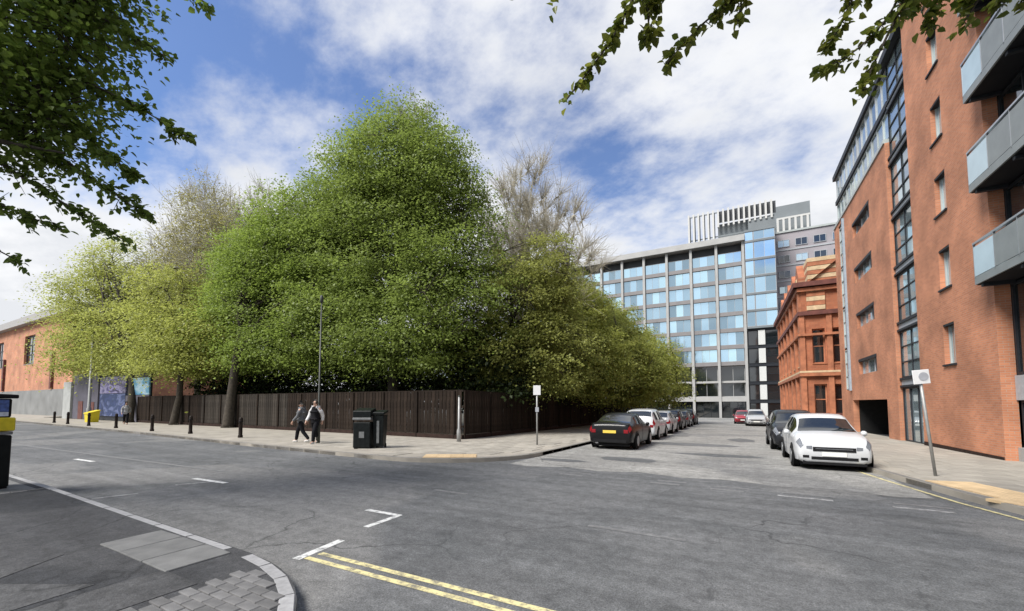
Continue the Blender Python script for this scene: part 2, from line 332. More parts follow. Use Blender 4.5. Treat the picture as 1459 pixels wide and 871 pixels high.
ed = [(-5.88, 10.6), (-5.2, 10.35), (-4.1, 10.8), (-3.2, 10.5), (-2.2, 10.9), (-1.2, 10.55), (-.2, 10.75), (.9, 10.4), (1.8, 10.7), (2.6, 10.3), (3.2, 10.5)]
ss_ = MB().add([(x, y, gz(y)+.003) for x, y in ed]+[(3.2, 84, gz(84)+.003), (-5.95, 84, gz(84)+.003)], [tuple(range(len(ed)+2))]).build('side_street', 'asphalt_old'); tag(ss_, kind='structure')
for k_, (x0, y0, w_, h_, m_) in enumerate(((-3.1, 13.4, 1.9, 1.1, 'asphalt'), (-.6, 16.2, 2.4, .8, 'asphalt'), (.4, 12.3, 1.5, .7, 'asphalt'), (-1.9, 20.5, 3.2, 1.6, 'asphalt'), (-3.0, 27.5, 1.2, 3.0, 'asphalt'), (.2, 24.8, 1.2, 2.2, 'asphalt'), (-4.9, 12.1, 1.3, .6, 'asphalt'))):
    q_ = [(x0+w_*math.cos(t)/2*(1+.25*random.uniform(-1, 1))*1.2, y0+h_*math.sin(t)/2*(1+.25*random.uniform(-1, 1))*1.2) for t in [R(45+i*90/2.) for i in range(8)]]
    MB().add([(x, y, gz(y)+.0045+.0005*k_) for x, y in q_], [tuple(range(8))]).build('repair_patch', m_, ss_)
def arc(cx, cy, r, a0, a1, n): return [(cx+r*math.cos(R(a0+(a1-a0)*i/n)), cy+r*math.sin(R(a0+(a1-a0)*i/n))) for i in range(n+1)]
KH = .12
def resample(path, step):
    out = [Vector(path[0])]; acc = 0.
    for a, b in zip(path, path[1:]):
        a, b = Vector(a), Vector(b); L = (b-a).length; t = step-acc
        while t <= L: out.append(a+(b-a)*(t/L)); t += step
        acc = (acc+L) % step
    return out
def kerbs(path, parent, m, w=.15, step=.915, side=1, top=KH):
    """kerb stones one by one along a path; side=+1 puts them to the left of the direction of travel"""
    pts = resample(path, step)
    for a, b in zip(pts, pts[1:]):
        d = (b-a).normalized(); nn = Vector((-d.y, d.x))*side*w; g = d*.006
        q = [a+g, b-g, b-g+nn, a+g+nn]; z = top+random.uniform(-.004, .004)
        c = (a+b)/2; mb = MB().poly([(p.x-c.x, p.y-c.y, gz(p.y)-gz(c.y)) for p in q], .2)
        mb.build('kerbstone', m, parent, bevel=.012, loc=(c.x, c.y, gz(c.y)+z+.004))
# far pavement, with the park corner
far_kerb = [(-200, 15.6), (-64, 11.75), (-45, 11.05), (-31, 10.45), (-18.2, 9.62), (-11.5, 9.3)]+arc(-9.4, 12.75, 3.5, -95, 0, 12)+[(-5.9, 14), (-5.9, 84)]
pv = MB().poly([(x, y, gz(y)+KH) for x, y in far_kerb]+[(x, y, gz(y)+KH) for x, y in [(-11.4, 84), (-11.4, 16.2), (-75, 16.6), (-82, 20), (-200, 20)]], .4).build('pavement_park', 'paving'); tag(pv, kind='structure')
kerbs(far_kerb[1:-1]+[(-5.9, 60)], pv, 'kerbstone', side=1)
yard = MB().poly([(x, y, gz(y)+KH+.03) for x, y in [(-75, 16.5), (-11.45, 16.3), (-11.45, 84), (-75, 84)]], .4).build('ground_yard', 'soil'); tag(yard, kind='structure')
# right pavement, in front of the flats
right_kerb = [(3.05, 82), (3.05, 14.2), (3.3, 12.6), (3.55, 11.2), (3.72, 10.3), (4.0, 9.3), (4.55, 8.45), (5.4, 7.85), (6.6, 7.5), (9, 7.35), (60, 7.2)]
rp_ = MB().poly([(x, y, gz(y)+KH) for x, y in right_kerb]+[(60, 16, gz(16)+KH), (7.6, 16.5, gz(16.5)+KH), (7.6, 82, gz(82)+KH)], .4).build('pavement_flats', 'paving'); tag(rp_, kind='structure')
kerbs([(3.05, 60)]+right_kerb[1:-1]+[(14, 7.3)], rp_, 'kerbstone', side=1)
# near pavement, the corner where the photographer stands
near_kerb = [(-70, 3.05), (-11.5, 2.76), (-4.65, 2.62)]+arc(-4.6, .1, 2.5, 89, 0, 14)+[(-2.1, -12)]
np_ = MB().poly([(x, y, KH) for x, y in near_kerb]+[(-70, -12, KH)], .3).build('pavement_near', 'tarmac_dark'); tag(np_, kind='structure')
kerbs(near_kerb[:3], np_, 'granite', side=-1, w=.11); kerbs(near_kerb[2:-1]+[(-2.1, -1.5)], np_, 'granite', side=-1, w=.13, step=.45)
fc = MB().box(-2.6, 8.2, -12, 2.5, -.05, .012).build('forecourt', 'tarmac_light'); tag(fc, kind='structure')
# slabs on the right pavement and on the park corner, one mesh for all whole slabs
slab_me = MB().box(-.3, .3, -.45, .45, -.03, .014).mesh('paving_slab', 'slab', bevel=.008)
def inside(x, y, poly):
    c = False; j = len(poly)-1
    for i in range(len(poly)):
        xi, yi = poly[i]; xj, yj = poly[j]
        if (yi > y) != (yj > y) and x < (xj-xi)*(y-yi)/(yj-yi)+xi: c = not c
        j = i
    return c
def lay(me, parent, xs, ys, poly, w, h, name='paving_slab', ok=None):
    for r_, y in enumerate(ys):
        for x in xs:
            xx = x+(w*.5 if r_ % 2 else 0)
            if all(inside(xx+dx, y+dy, poly) for dx in (-w/2, w/2) for dy in (-h/2, h/2)) and (ok is None or ok(xx, y)):
                inst(me, name, parent, (xx, y, gz(y)+KH+random.uniform(-.003, .003)), rx=-.012)
rpoly = [(x+.17, y) for x, y in right_kerb[1:8]]+[(7.15, 8.0), (7.15, 82)]; rpoly = [(3.22, 82)]+rpoly
tact_r = lambda x, y: not (y < 12.0 and x < 5.1)
lay(slab_me, rp_, np.arange(3.5, 7.3, .61), np.arange(8.4, 27, .91), rpoly, .6, .9, ok=tact_r)
fpoly = [(-15.5, 9.68), (-11.5, 9.5)]+arc(-9.4, 12.75, 3.33, -95, 0, 12)+[(-6.07, 40), (-10.9, 40), (-10.9, 15.7), (-15.5, 15.7)]
lay(slab_me, pv, np.arange(-15.2, -6, .61), np.arange(9.9, 24, .91), fpoly, .6, .9, ok=lambda x, y: (x+9.4)**2+(y-12.75)**2 < 2.55**2 or x < -9.6 or y > 13.2)
# buff blister slabs at the two crossings
tm = MB().box(-.2, .2, -.2, .2, -.03, .016)
for i in range(5):
    for j in range(5):
        x, y = -.16+.08*i, -.16+.08*j
        tm.add([(x-.016, y-.016, .016), (x+.016, y-.016, .016), (x+.016, y+.016, .016), (x-.016, y+.016, .016), (x, y, .023)], [(0, 1, 4), (1, 2, 4), (2, 3, 4), (3, 0, 4)])
tact_me = tm.mesh('tactile_slab', 'tactile')
for (x0, y0, a, nu, nv, par) in ((4.02, 10.9, -76, 5, 2, rp_), (4.42, 9.35, -58, 4, 2, rp_), (5.0, 8.62, -36, 4, 2, rp_), (-7.55, 10.25, 33, 4, 2, pv)):
    ca, sa = math.cos(R(a)), math.sin(R(a))
    for i in range(nu):
        for j in range(nv):
            x, y = x0+.405*(i-nu/2)*ca-.405*j*sa, y0+.405*(i-nu/2)*sa+.405*j*ca
            inst(tact_me, 'tactile_slab', par, (x, y, gz(y)+KH+.006), R(a))
# near corner: concrete flags by the kerb, and grey block paving
fl = MB().box(-.265, .265, -.29, .29, -.03, .012).mesh('flag', 'slab_grey', bevel=.006)
for i in range(3):
    inst(fl, 'flag', np_, (-6.22+.545*i, 2.22, KH+.002), R(random.uniform(-1, 1)))
bl = MB().box(-.097, .097, -.047, .047, -.03, .012).mesh('paving_block', 'block', bevel=.006)
for r_ in range(19):
    for c_ in range(13):
        x = -4.17+.2*c_+(.1 if r_ % 2 else 0); y = .62+.101*r_
        if (x+4.6)**2+(y-.1)**2 < 2.35**2:
            inst(bl, 'paving_block', np_, (x, y, KH+.001+random.uniform(-.003, .003)), R(random.uniform(-1, 1)))
# a row of pale setts across the pavement by the bin, and old patches of repair
for i in range(9): inst(bl, 'sett', np_, (-11.62, 2.52-.205*i, KH+.002), R(90))
for pts_ in (((-4.95, 1.95), (-4.31, 1.95), (-4.31, .9), (-4.95, .9)), ((-8.9, 1.5), (-6.4, 1.62), (-5.9, .9), (-8.6, .6)), ((-6.3, .85), (-5.1, 1.5), (-4.98, .5), (-6.2, .2))):
    MB().poly([(x, y, KH+.005) for x, y in pts_], .03).build('patch', 'tarmac_mid', np_)
MB().box(-16, -11.75, -.5, 2.55, KH-.02, KH+.005).build('patch', 'slab_grey', np_)

# painted markings, parts of the road
def mark(pts, m='white_paint', z=.004):
    if max(p[1] for p in pts) > 10.2: z += .004
    return MB().add([(x, y, gz(y)+z) for x, y in pts], [tuple(range(len(pts)))]).build('road_marking', m, road)
def line(a, b, w, m='white_paint', z=.004):
    a, b = Vector(a), Vector(b); d = (b-a).normalized(); nn = Vector((-d.y, d.x))*w/2
    return mark([tuple(a+nn), tuple(b+nn), tuple(b-nn), tuple(a-nn)], m, z)
line((-4.38, 2.94), (-4.47, 3.62), .11); line((-4.64, 4.16), (-4.66, 4.86), .10); line((-5.36, 4.82), (-4.62, 4.82), .10, z=.008)   # end of the parking bay
line((-10.6, 4.30), (-10.24, 5.02), .10, 'white_worn'); line((-11.1, 4.86), (-9.85, 4.92), .12, 'white_paint', .008)
line((-10.42, 2.95), (-10.24, 3.55), .10, 'white_worn'); line((-18.3, 4.75), (-17.0, 4.8), .13, 'white_paint')
line((-4.32, 3.03), (6, 3.22), .075, 'yellow_paint'); line((-4.30, 3.19), (6, 3.38), .075, 'yellow_paint')                            # double yellow lines
line((-60, 4.0), (-11.5, 5.75), .12, 'white_ghost')
for x0, y0, x1, y1 in ((-1.9, 5.75, -.6, 5.73), (-5.4, 6.6, -4.6, 6.58)): line((x0, y0), (x1, y1), .10, 'white_ghost')
for i, (x0, x1) in enumerate(((-3.9, -3.3), (-1.7, -1.1), (-.5, .1), (.66, 1.5), (2.3, 3.05))):
    line((x0, 9.62-.09*i), (x1, 9.60-.09*i), .14, 'white_worn' if i > 2 else 'white_ghost'); line((x0+.1, 9.98-.09*i), (x1+.1, 9.96-.09*i), .12, 'white_ghost')
yk = [(2.80, 14.15), (3.02, 12.6), (3.27, 11.15), (3.44, 10.2), (3.72, 9.2), (4.32, 8.25), (5.25, 7.6), (6.5, 7.25), (9, 7.1)]
for off in (0, ):
    for i in range(len(yk)-1):
        line((yk[i][0]-off, yk[i][1]-off*.6), (yk[i+1][0]-off, yk[i+1][1]-off*.6), .075, 'yellow_paint', .004+.0006*(i % 2))
# ------------------------------------------------------------------ buildings
def mapX(X0): return lambda u, v, w: (X0-w, u, v)       # wall normal to X, looking towards -X: u runs along Y
def mapY(Y0): return lambda u, v, w: (u, Y0-w, v)       # wall normal to Y, looking towards -Y: u runs along X
def qbox(mb, mp, u0, u1, v0, v1, w0, w1):
    a, b = mp(u0, v0, w0), mp(u1, v1, w1)
    return mb.box(min(a[0], b[0]), max(a[0], b[0]), min(a[1], b[1]), max(a[1], b[1]), a[2], b[2])
def part(name, m, parent, mp, *d, bevel=0.): return qbox(MB(), mp, *d).build(name, m, parent, bevel=bevel)
def wall_holes(mp, u0, u1, v0, v1, holes, depth):
    """a wall face with real openings and reveals"""
    mb = MB(); us = sorted({u0, u1, *[h[0] for h in holes], *[h[1] for h in holes]}); vs = sorted({v0, v1, *[h[2] for h in holes], *[h[3] for h in holes]})
    for a, b in zip(us, us[1:]):
        for c, d in zip(vs, vs[1:]):
            if not any(h[0] <= a and b <= h[1] and h[2] <= c and d <= h[3] for h in holes):
                mb.add([mp(a, c, 0), mp(b, c, 0), mp(b, d, 0), mp(a, d, 0)], [(0, 1, 2, 3)])
    for a, b, c, d in holes:
        for p, q in (((a, c), (b, c)), ((b, c), (b, d)), ((b, d), (a, d)), ((a, d), (a, c))):
            mb.add([mp(*p, 0), mp(*q, 0), mp(*q, -depth), mp(*p, -depth)], [(0, 1, 2, 3)])
    return mb
def window(parent, mp, a, b, c, d, depth, frame='frame_dark', glass='glass_flat', nm=1, nt=0, fw=.06, sill=None, blind=0.):
    """frame with mullions and transoms; each pane its own piece; optional sill"""
    f = MB(); w0, w1 = -depth, -depth+.07
    for q in ((a, a+fw, c, d), (b-fw, b, c, d), (a+fw, b-fw, c, c+fw), (a+fw, b-fw, d-fw, d)): qbox(f, mp, *q, w0, w1)
    ues = [a+(b-a)*i/nm for i in range(nm+1)]; ves = [c+(d-c)*i/(nt+1) for i in range(nt+2)]
    for u in ues[1:-1]: qbox(f, mp, u-fw*.4, u+fw*.4, c+fw, d-fw, w0+.005, w1-.004)
    for v in ves[1:-1]: qbox(f, mp, a+fw, b-fw, v-fw*.4, v+fw*.4, w0+.01, w1-.008)
    fr = f.build('window', frame, parent)
    for p, q in zip(ues, ues[1:]):
        for r, s in zip(ves, ves[1:]):
            g = MB(); t = random.uniform(-.012, .012)
            g.add([mp(p+.01, r+.01, w0+.02+t), mp(q-.01, r+.01, w0+.02), mp(q-.01, s-.01, w0+.02-t), mp(p+.01, s-.01, w0+.02)], [(0, 1, 2, 3)]); g.build('pane', glass, fr)
    if blind:
        g = MB(); g.add([mp(a+.05, d-(d-c)*blind, w0+.04), mp(b-.05, d-(d-c)*blind, w0+.04), mp(b-.05, d-.05, w0+.04), mp(a+.05, d-.05, w0+.04)], [(0, 1, 2, 3)])
    if sill: qbox(MB(), mp, a-.06, b+.06, c-.07, c-.002, -.02, .06).build('sill', sill, fr)
    return fr

# --- the block of flats on the right
fl_ = thing('apartment_block', 'red brick block of flats with pale balconies and a glazed stair bay', 'building')
FX = 7.2; mT = mapX(FX)
tw = [(21.0, 21.92, 3.25+2.93*k, 4.80+2.93*k) for k in range(6)]
wall_holes(mT, 18.25, 24.35, -.4, 22.5, tw, .28).build('brick_wall', 'brick_x', fl_)
MB().box(FX, FX+9, 18.25, 24.35, 22.5, 22.7).build('parapet', 'concrete', fl_)
MB().add([(FX, 18.25, -.4), (FX+.35, 18.25, -.4), (FX+.35, 18.25, 22.5), (FX, 18.25, 22.5)], [(0, 1, 2, 3)]).build('brick_return', 'brick_y', fl_)
MB().add([(FX, 24.35, -.4), (FX+.35, 24.35, -.4), (FX+.35, 24.35, 22.5), (FX, 24.35, 22.5)], [(0, 1, 2, 3)]).build('brick_return', 'brick_y', fl_)
for h in tw: window(fl_, mT, *h, .22, 'panel_pale', 'glass_flat', 2, 0, .05, sill='frame_dark')
for h in tw: part('lintel', 'frame_dark', fl_, mT, h[0]-.02, h[1]+.02, h[3]-.07, h[3]+.0, -.20, -.01)
part('plinth', 'plinth_brick', fl_, mT, 18.3, 24.3, -.5, .10, -.05, .025)
# glazed stair bay
mB = mapX(FX+.18)
boxpart('bay_backing', 'interior', fl_, FX+.9, FX+1.0, 24.36, 27.3, -.5, 19.4)
bands = [2.55, 5.35, 8.2, 11.1, 13.95, 16.8]
lo = 0.
for k, z in enumerate(bands+[19.3]):
    if k == 0:
        window(fl_, mB, 24.4, 27.25, -.12, 2.55, .06, 'frame_dark', 'glass_flat', 3, 0, .09)
    else:
        b0 = bands[k-1]
        part('bay_band', 'frame_dark', fl_, mB, 24.37, 27.28, b0, b0+.10, -.1, .10)
        part('bay_spandrel', 'panel_grey', fl_, mB, 24.37, 27.28, b0+.10, b0+.36, -.1, .03)
        part('bay_band', 'frame_dark', fl_, mB, 24.37, 27.28, b0+.36, b0+.47, -.1, .10)
        window(fl_, mB, 24.4, 27.25, b0+.47, z, .06, 'frame_dark', 'glass_flat', 2, 2, .07)
part('bay_post', 'frame_blue', fl_, mB, 24.36, 24.50, 2.5, 19.3, -.05, .12)
part('bay_roof', 'frame_dark', fl_, mB, 24.37, 27.28, 19.3, 19.65, -.5, .3)
# lower wing
holes = [(30.5, 34.3, 3.62+3.03*k, 4.62+3.03*k) for k in range(4)]+[(29.0, 36.3, -.6, 1.98), (36.65, 38.2, 2.7, 15.0)]
wall_holes(mT, 27.3, 39.6, -.6, 15.3, holes, .32).build('brick_wall', 'brick_x', fl_)
MB().add([(FX, 27.3, -.4), (FX+.35, 27.3, -.4), (FX+.35, 27.3, 15.3), (FX, 27.3, 15.3)], [(0, 1, 2, 3)]).build('brick_return', 'brick_y', fl_)
for k, h in enumerate(holes[:4]):
    window(fl_, mT, *h, .26, 'panel_grey', 'glass_flat', 3, 0, .07)
    part('lintel', 'frame_dark', fl_, mT, h[0]-.03, h[1]+.03, h[3]-.16, h[3]+.0, -.25, .02)
    part('window_surround', 'frame_dark', fl_, mT, h[0]-.0, h[0]+.10, h[2], h[3]-.16, -.25, .015)
for k in range(4): window(fl_, mT, 36.68, 38.17, 2.75+3.05*k, 5.65+3.05*k, .1, 'panel_pale', 'glass_flat', 1, 2, .08)
part('bay_post', 'frame_blue', fl_, mT, 36.45, 36.66, 2.65, 15.05, -.1, .12)
boxpart('garage_wall', 'interior', fl_, FX+6, FX+6.1, 28.6, 37, -.6, 2.4); boxpart('garage_ceiling', 'interior', fl_, FX+.05, FX+6, 28.6, 36.9, 2.0, 2.1)
boxpart('garage_pier', 'interior', fl_, FX+.35, FX+5.9, 36.3, 36.5, -.6, 2.0); boxpart('garage_dark_sheet', 'interior', fl_, FX+3.4, FX+3.5, 29.0, 36.2, -.6, 1.98)  # near-black pier and inner sheet: the garage's shade put into the colour
part('coping', 'panel_pale', fl_, mT, 27.3, 39.62, 15.3, 15.5, -.5, .06)
# glazed top storeys, a little back from the brick
mP = mapX(FX+.25)
for k, (z0, z1) in enumerate(((15.62, 17.2), (17.6, 19.35))):
    for j in range(4):
        window(fl_, mP, 27.4+3.05*j, 30.4+3.05*j, z0, z1, .06, 'panel_pale' if k == 0 else 'panel_grey', 'glass_flat', 3, 0, .08)
part('penthouse_band', 'frame_dark', fl_, mP, 27.32, 39.6, 17.25, 17.55, -.3, .10)
part('penthouse_band', 'frame_dark', fl_, mP, 27.32, 39.6, 15.5, 15.62, -.3, .05)
part('penthouse_roof', 'frame_dark', fl_, mP, 27.32, 39.9, 19.35, 19.7, -6, .16)
boxpart('building_core', 'interior', fl_, FX+1.0, FX+9, 18.3, 39.5, 2.3, 19.3)
boxpart('end_wall', 'brick_y', fl_, FX+.05, FX+9, 39.4, 39.6, -.6, 15.3)
# balconied front right of the brick tower
mR = mapX(FX+.35)
boxpart('facade', 'grey_wall', fl_, FX+.9, FX+9, 8, 18.24, -.3, 22.5)
for k in range(5):
    z = 2.55+2.98*k+(.35 if k == 0 else 0)
    for j in range(4): window(fl_, mR, 15.75-2.48*j, 18.2-2.48*j, (2.62 if k == 0 else z), 2.36+2.98*(k+1)+.1, .06, 'frame_dark', 'glass_dark', 2, 0, .08)
for j in range(4): window(fl_, mR, 15.75-2.48*j, 18.2-2.48*j, .42, 1.85, .1, 'frame_dark', 'glass_dark', 3, 0, .08)
part('spandrel', 'panel_grey', fl_, mR, 8.3, 18.23, 1.85, 2.6, -.1, .05)
part('plinth', 'concrete', fl_, mR, 8.3, 18.24, -.3, .42, -.2, .08)
for j in range(3): part('mullion', 'sign_white', fl_, mR, 17.35-2.48*j, 17.5-2.48*j, .43, 1.84, -.02, .06)
mF = mapX(6.8)
for k in range(5):
    z = 5.48+2.99*k
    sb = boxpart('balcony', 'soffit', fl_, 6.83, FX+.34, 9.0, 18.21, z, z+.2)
    part('balcony_edge', 'balcony_panel', sb, mF, 9.0, 18.22, z+.02, z+.26, -.03, .02)
    for j in range(8):
        y1 = 18.2-1.15*j; part('balustrade_panel', 'glass_frost' if j == 0 else 'balcony_panel', sb, mF, y1-1.12, y1, z+.28, z+1.22, -.005, .015)
    part('handrail', 'rail_steel', sb, mF, 9.0, 18.22, z+1.30, z+1.36, -.05, .03)
    boxpart('end_panel', 'glass_frost', sb, 6.85, FX+.3, 18.17, 18.19, z+.28, z+1.22)
    for j in range(9): part('baluster', 'rail_steel', sb, mF, 18.19-1.15*j, 18.215-1.15*j, z+.2, z+1.31, -.03, .02)
    for j in range(5): boxpart('joist', 'frame_dark', sb, 6.84, FX+.33, 17.9-2.0*j, 18.02-2.0*j, z-.10, z-.002)

# --- red terracotta building further along
te = thing('terracotta_building', 'ornate orange terracotta building with gable and dark cornice beyond the flats', 'building')
tx, ty = 5.3, 43.2; mW, mS = mapX(tx), mapY(ty)
hw = []
for j in range(6):
    y0 = 44.6+3.1*j; hw += [(y0, y0+1.6, .6, 3.4), (y0, y0+1.6, 5.1, 7.4), (y0, y0+1.6, 8.0, 10.4)]
wall_holes(mW, ty, 63.5, -1, 12.1, hw, .35).build('wall', 'terracotta_x', te)
for h in hw: window(te, mW, *h, .3, 'cream_stone', 'glass_dark', 2, 1, .09, sill='cream_stone')
hs = [(6.0, 6.9, .8, 3.4), (6.0, 6.9, 5.2, 8.2), (7.4, 8.3, 5.2, 8.2), (7.4, 8.3, .8, 3.4)]
wall_holes(mS, tx, 10.5, -1, 12.1, hs, .35).build('wall', 'terracotta_y', te)
for h in hs: window(te, mS, *h, .3, 'terra_trim', 'glass_dark', 1, 1, .1, sill='terra_trim')
for j in range(7): part('pilaster', 'terra_trim', te, mW, 43.22+3.1*j, 43.8+3.1*j, -.9, 11.6, -.02, .22)
for x in (5.1, 7.0, 8.9): part('pilaster', 'terra_trim', te, mS, x, x+.38, -.9, 9.4, -.02, .16)
for z, h, m_ in ((4.1, .28, 'terra_trim'), (4.40, .16, 'cream_stone'), (7.6, .2, 'terra_trim'), (9.4, .35, 'terra_dark'), (11.5, .3, 'terra_trim')):
    part('string_course', m_, te, mW, 43.0, 63.6, z, z+h, -.02, .30 if m_ != 'cream_stone' else .26); part('string_course', m_, te, mS, 5.02, 10.5, z, z+h, -.02, .28 if m_ != 'cream_stone' else .24)
part('plinth', 'terra_dark', te, mW, 43.1, 63.6, -1, .35, -.02, .28); part('plinth', 'terra_dark', te, mS, 5.02, 10.5, -1, .95, -.02, .12)
part('cornice', 'terra_dark', te, mW, 42.9, 63.8, 11.9, 12.35, -.3, .55); part('cornice', 'terra_dark', te, mS, 4.76, 10.5, 11.9, 12.3, -.3, .5)
for z in range(5): part('banded_course', 'cream_stone' if z % 2 == 0 else 'terra_trim', te, mS, 5.7, 7.0, 9.85+.4*z, 10.22+.4*z, -.02, .10)
for z in range(6): part('banded_course', 'cream_stone' if z % 2 else 'terra_trim', te, mS, 5.9, 10, 12.32+.38*z, 12.66+.38*z, -3, -.3-.02*(z % 2))
for j in range(5):
    y0 = 45+3.6*j; g = MB()
    g.add([(tx+.1, y0, 12.3), (tx+.1, y0+2.2, 12.3), (tx+.1, y0+2.2, 13.3), (tx+.1, y0+1.1, 14.7), (tx+.1, y0, 13.3), (tx+1.6, y0, 12.3), (tx+1.6, y0+2.2, 12.3), (tx+1.6, y0+2.2, 13.3), (tx+1.6, y0+1.1, 14.7), (tx+1.6, y0, 13.3)],
          [(0, 1, 2, 3, 4), (9, 8, 7, 6, 5), (0, 5, 6, 1), (1, 6, 7, 2), (2, 7, 8, 3), (3, 8, 9, 4), (4, 9, 5, 0)])
    do = g.build('dormer', 'terracotta_x', te); window(do, mapX(tx+.1), y0+.6, y0+1.6, 12.5, 13.3, -.03, 'cream_stone', 'glass_dark', 2, 0, .08)
ro = MB(); ro.add([(tx+.4, 43.3, 12.2), (tx+.4, 63.5, 12.2), (tx+4, 63.5, 15.2), (tx+4, 43.3, 15.2)], [(0, 1, 2, 3)]).build('roof', 'roof_grey', te)
boxpart('chimney', 'terra_trim', te, 8.6, 9.6, 46, 47.2, 12.3, 16.6)
boxpart('rear_mass', 'terracotta_y', te, 5.7, 14, 43.8, 63.2, -1, 11.9)

# --- the office block closing the street
of = thing('office_block', 'pale grey glass office block with rooftop fins closing the end of the street', 'building')
OY = 85; mO = mapY(OY)
cols = [2.0-4.42*j for j in range(11)]
fl_z = [9.1+3.08*k for k in range(7)]           # 9.1 .. 27.6
boxpart('core', 'office_dark', of, -42.5, 7.0, OY+1.2, OY+16, -2.2, 31.8)
for x in cols: part('column', 'office_frame', of, mO, x-.22, x+.22, -1.4, 31.6, -.5, .35)
for z in fl_z: part('spandrel', 'office_taupe', of, mO, cols[-1], 2.0, z-.36, z+.36, -.4, .10)
part('spandrel', 'office_frame', of, mO, cols[-1], 2.0, 2.1, 3.0, -.4, .2); part('spandrel', 'office_frame', of, mO, cols[-1], 2.0, 5.55, 5.85, -.4, -.1)
part('roof_slab', 'office_frame', of, mO, cols[-1]-.6, 2.3, 31.6, 32.7, -3, .9); part('eaves_recess', 'office_dark', of, mO, cols[-1], 2.0, 30.2, 31.6, -1.1, -1.0)
part('parapet', 'concrete', of, mO, cols[-1], -2, 32.7, 33.4, -6, -1.5)
for j in range(10):
    a, b = cols[j+1]+.28, cols[j]-.28
    for k in range(7):
        window(of, mO, a, b, fl_z[k]+.36, fl_z[k]+(2.72 if k < 6 else 2.35), .22, 'office_frame', 'glass_office', 3, 0, .05)
    if j < 5:
        window(of, mO, a, b, 5.85, 8.68, .5, 'office_frame', 'glass_dark', 2, 0, .08); window(of, mO, a, b, 3.0, 5.55, .5, 'office_frame', 'glass_dark', 2, 0, .08)
        window(of, mO, a, b, -1.2, 2.1, .5, 'frame_dark', 'glass_dark', 3, 0, .1)
# glazed corner bay
mC = mapY(OY-.6)
boxpart('bay_core', 'office_dark', of, 2.3, 7.0, OY+.2, OY+6, -1.8, 33.3)
zs = [15.4, 18.45, 21.5, 24.7, 27.8, 31.2, 33.2]
for a, b in zip(zs, zs[1:]):
    window(of, mC, 2.32, 3.65, a+.18, b-.18, .1, 'panel_grey', 'glass_office', 1, 0, .08); window(of, mC, 3.7, 6.98, a+.18, b-.18, .1, 'panel_grey', 'glass_office', 2, 0, .08)
for z in zs: part('bay_band', 'plant_grey', of, mC, 2.3, 7.0, z-.18, z+.18, -.7, .06)
for k in range(5):
    z = -.9+3.26*k
    part('bay_band', 'frame_dark', of, mC, 2.3, 7.0, z+2.75, z+3.2, -.7, -.3); part('white_panel', 'blind', of, mC, 3.95, 5.0, z+.1, z+2.7, -.7, -.25)
    window(of, mC, 2.35, 3.9, z, z+2.74, .5, 'frame_dark', 'glass_dark', 1, 0, .1); window(of, mC, 5.05, 6.95, z, z+2.74, .5, 'frame_dark', 'glass_dark', 1, 1, .1)
# rooftop plant screen
boxpart('plant_room', 'plant_grey', of, -2.0, 7.2, OY+1.5, OY+9, 32.6, 36.2); boxpart('plant_room', 'plant_grey', of, 3.0, 7.2, OY+.5, OY+1.49, 33.2, 35.6)
for i in range(17):
    x = -7.2+.86*i; boxpart('fin', 'fin_white', of, x, x+.30, OY+.3, OY+.9, 33.0 if i < 6 else 35.3, 38.7)
    if i >= 6: boxpart('louvre', 'office_dark', of, x+.31, x+.85, OY+.9, OY+1.0, 36.3, 38.5)
    else: boxpart('louvre', 'plant_grey', of, x+.31, x+.46, OY+.9, OY+1.0, 33.0, 38.5)
for z in (33.6, 38.3): boxpart('screen_rail', 'plant_grey', of, -7.2, 6.9, OY+.91, OY+1.02, z, z+.2)

# --- lilac grey block behind the terracotta one
gb = thing('grey_block', 'lilac grey flats with dark strip windows rising behind the terracotta building', 'building')
boxpart('wall', 'lilac_clad', gb, 7.3, 22, 92, 104, -2, 34.4)
mG = mapY(92)
for k in range(10):
    for j in range(5): window(gb, mG, 8.0+2.8*j, 9.9+2.8*j, 4.6+3.0*k, 6.0+3.0*k, -.05, 'panel_grey', 'glass_dark' if (j+k) % 3 else 'glass_flat', 2, 0, .09)
    part('floor_band', 'panel_grey', gb, mG, 7.3, 22, 3.9+3.0*k, 4.15+3.0*k, -.05, .10)
boxpart('coping', 'panel_pale', gb, 7.2, 22.1, 91.8, 104, 34.4, 34.75)
for j in range(6): boxpart('roof_frame', 'fin_white', gb, 8.0+.95*j, 8.35+.95*j, 92.2, 92.6, 34.75, 37.2)
boxpart('roof_beam', 'fin_white', gb, 8.0, 13.3, 92.2, 92.6, 37.2, 37.55)
boxpart('plant_room', 'plant_grey', gb, 7.4, 13.6, 94, 102, 34.75, 40.6)

# --- brick building far along the main road
lb = thing('corner_warehouse', 'orange brick building with grey rendered base far along the main road', 'building')
mL = mapY(20.)
hl = [(-103+9*j, -97.6+9*j, 8.1, 12.8) for j in (-4, -3, -2, 0)]
wall_holes(mL, -170, -80, 3.8, 14.6, hl, .4).build('brick_wall', 'brick_orange', lb)
for h in hl: window(lb, mL, *h, .35, 'frame_dark', 'glass_dark', 2, 2, .25, sill='roof_grey')
part('rendered_base', 'grey_wall', lb, mL, -170, -80, -1, 3.8, -.5, .12)
part('eaves', 'roof_grey', lb, mL, -170.5, -79.5, 14.6, 15.7, -2, .8)
for x in (-113.6, -88, -132): part('downpipe', 'terra_dark', lb, mL, x-.35, x+.35, 3.9, 9.5, .0, .3)
boxpart('end_wall', 'brick_x', lb, -80.2, -79.9, 20.01, 45, -1, 14.6)
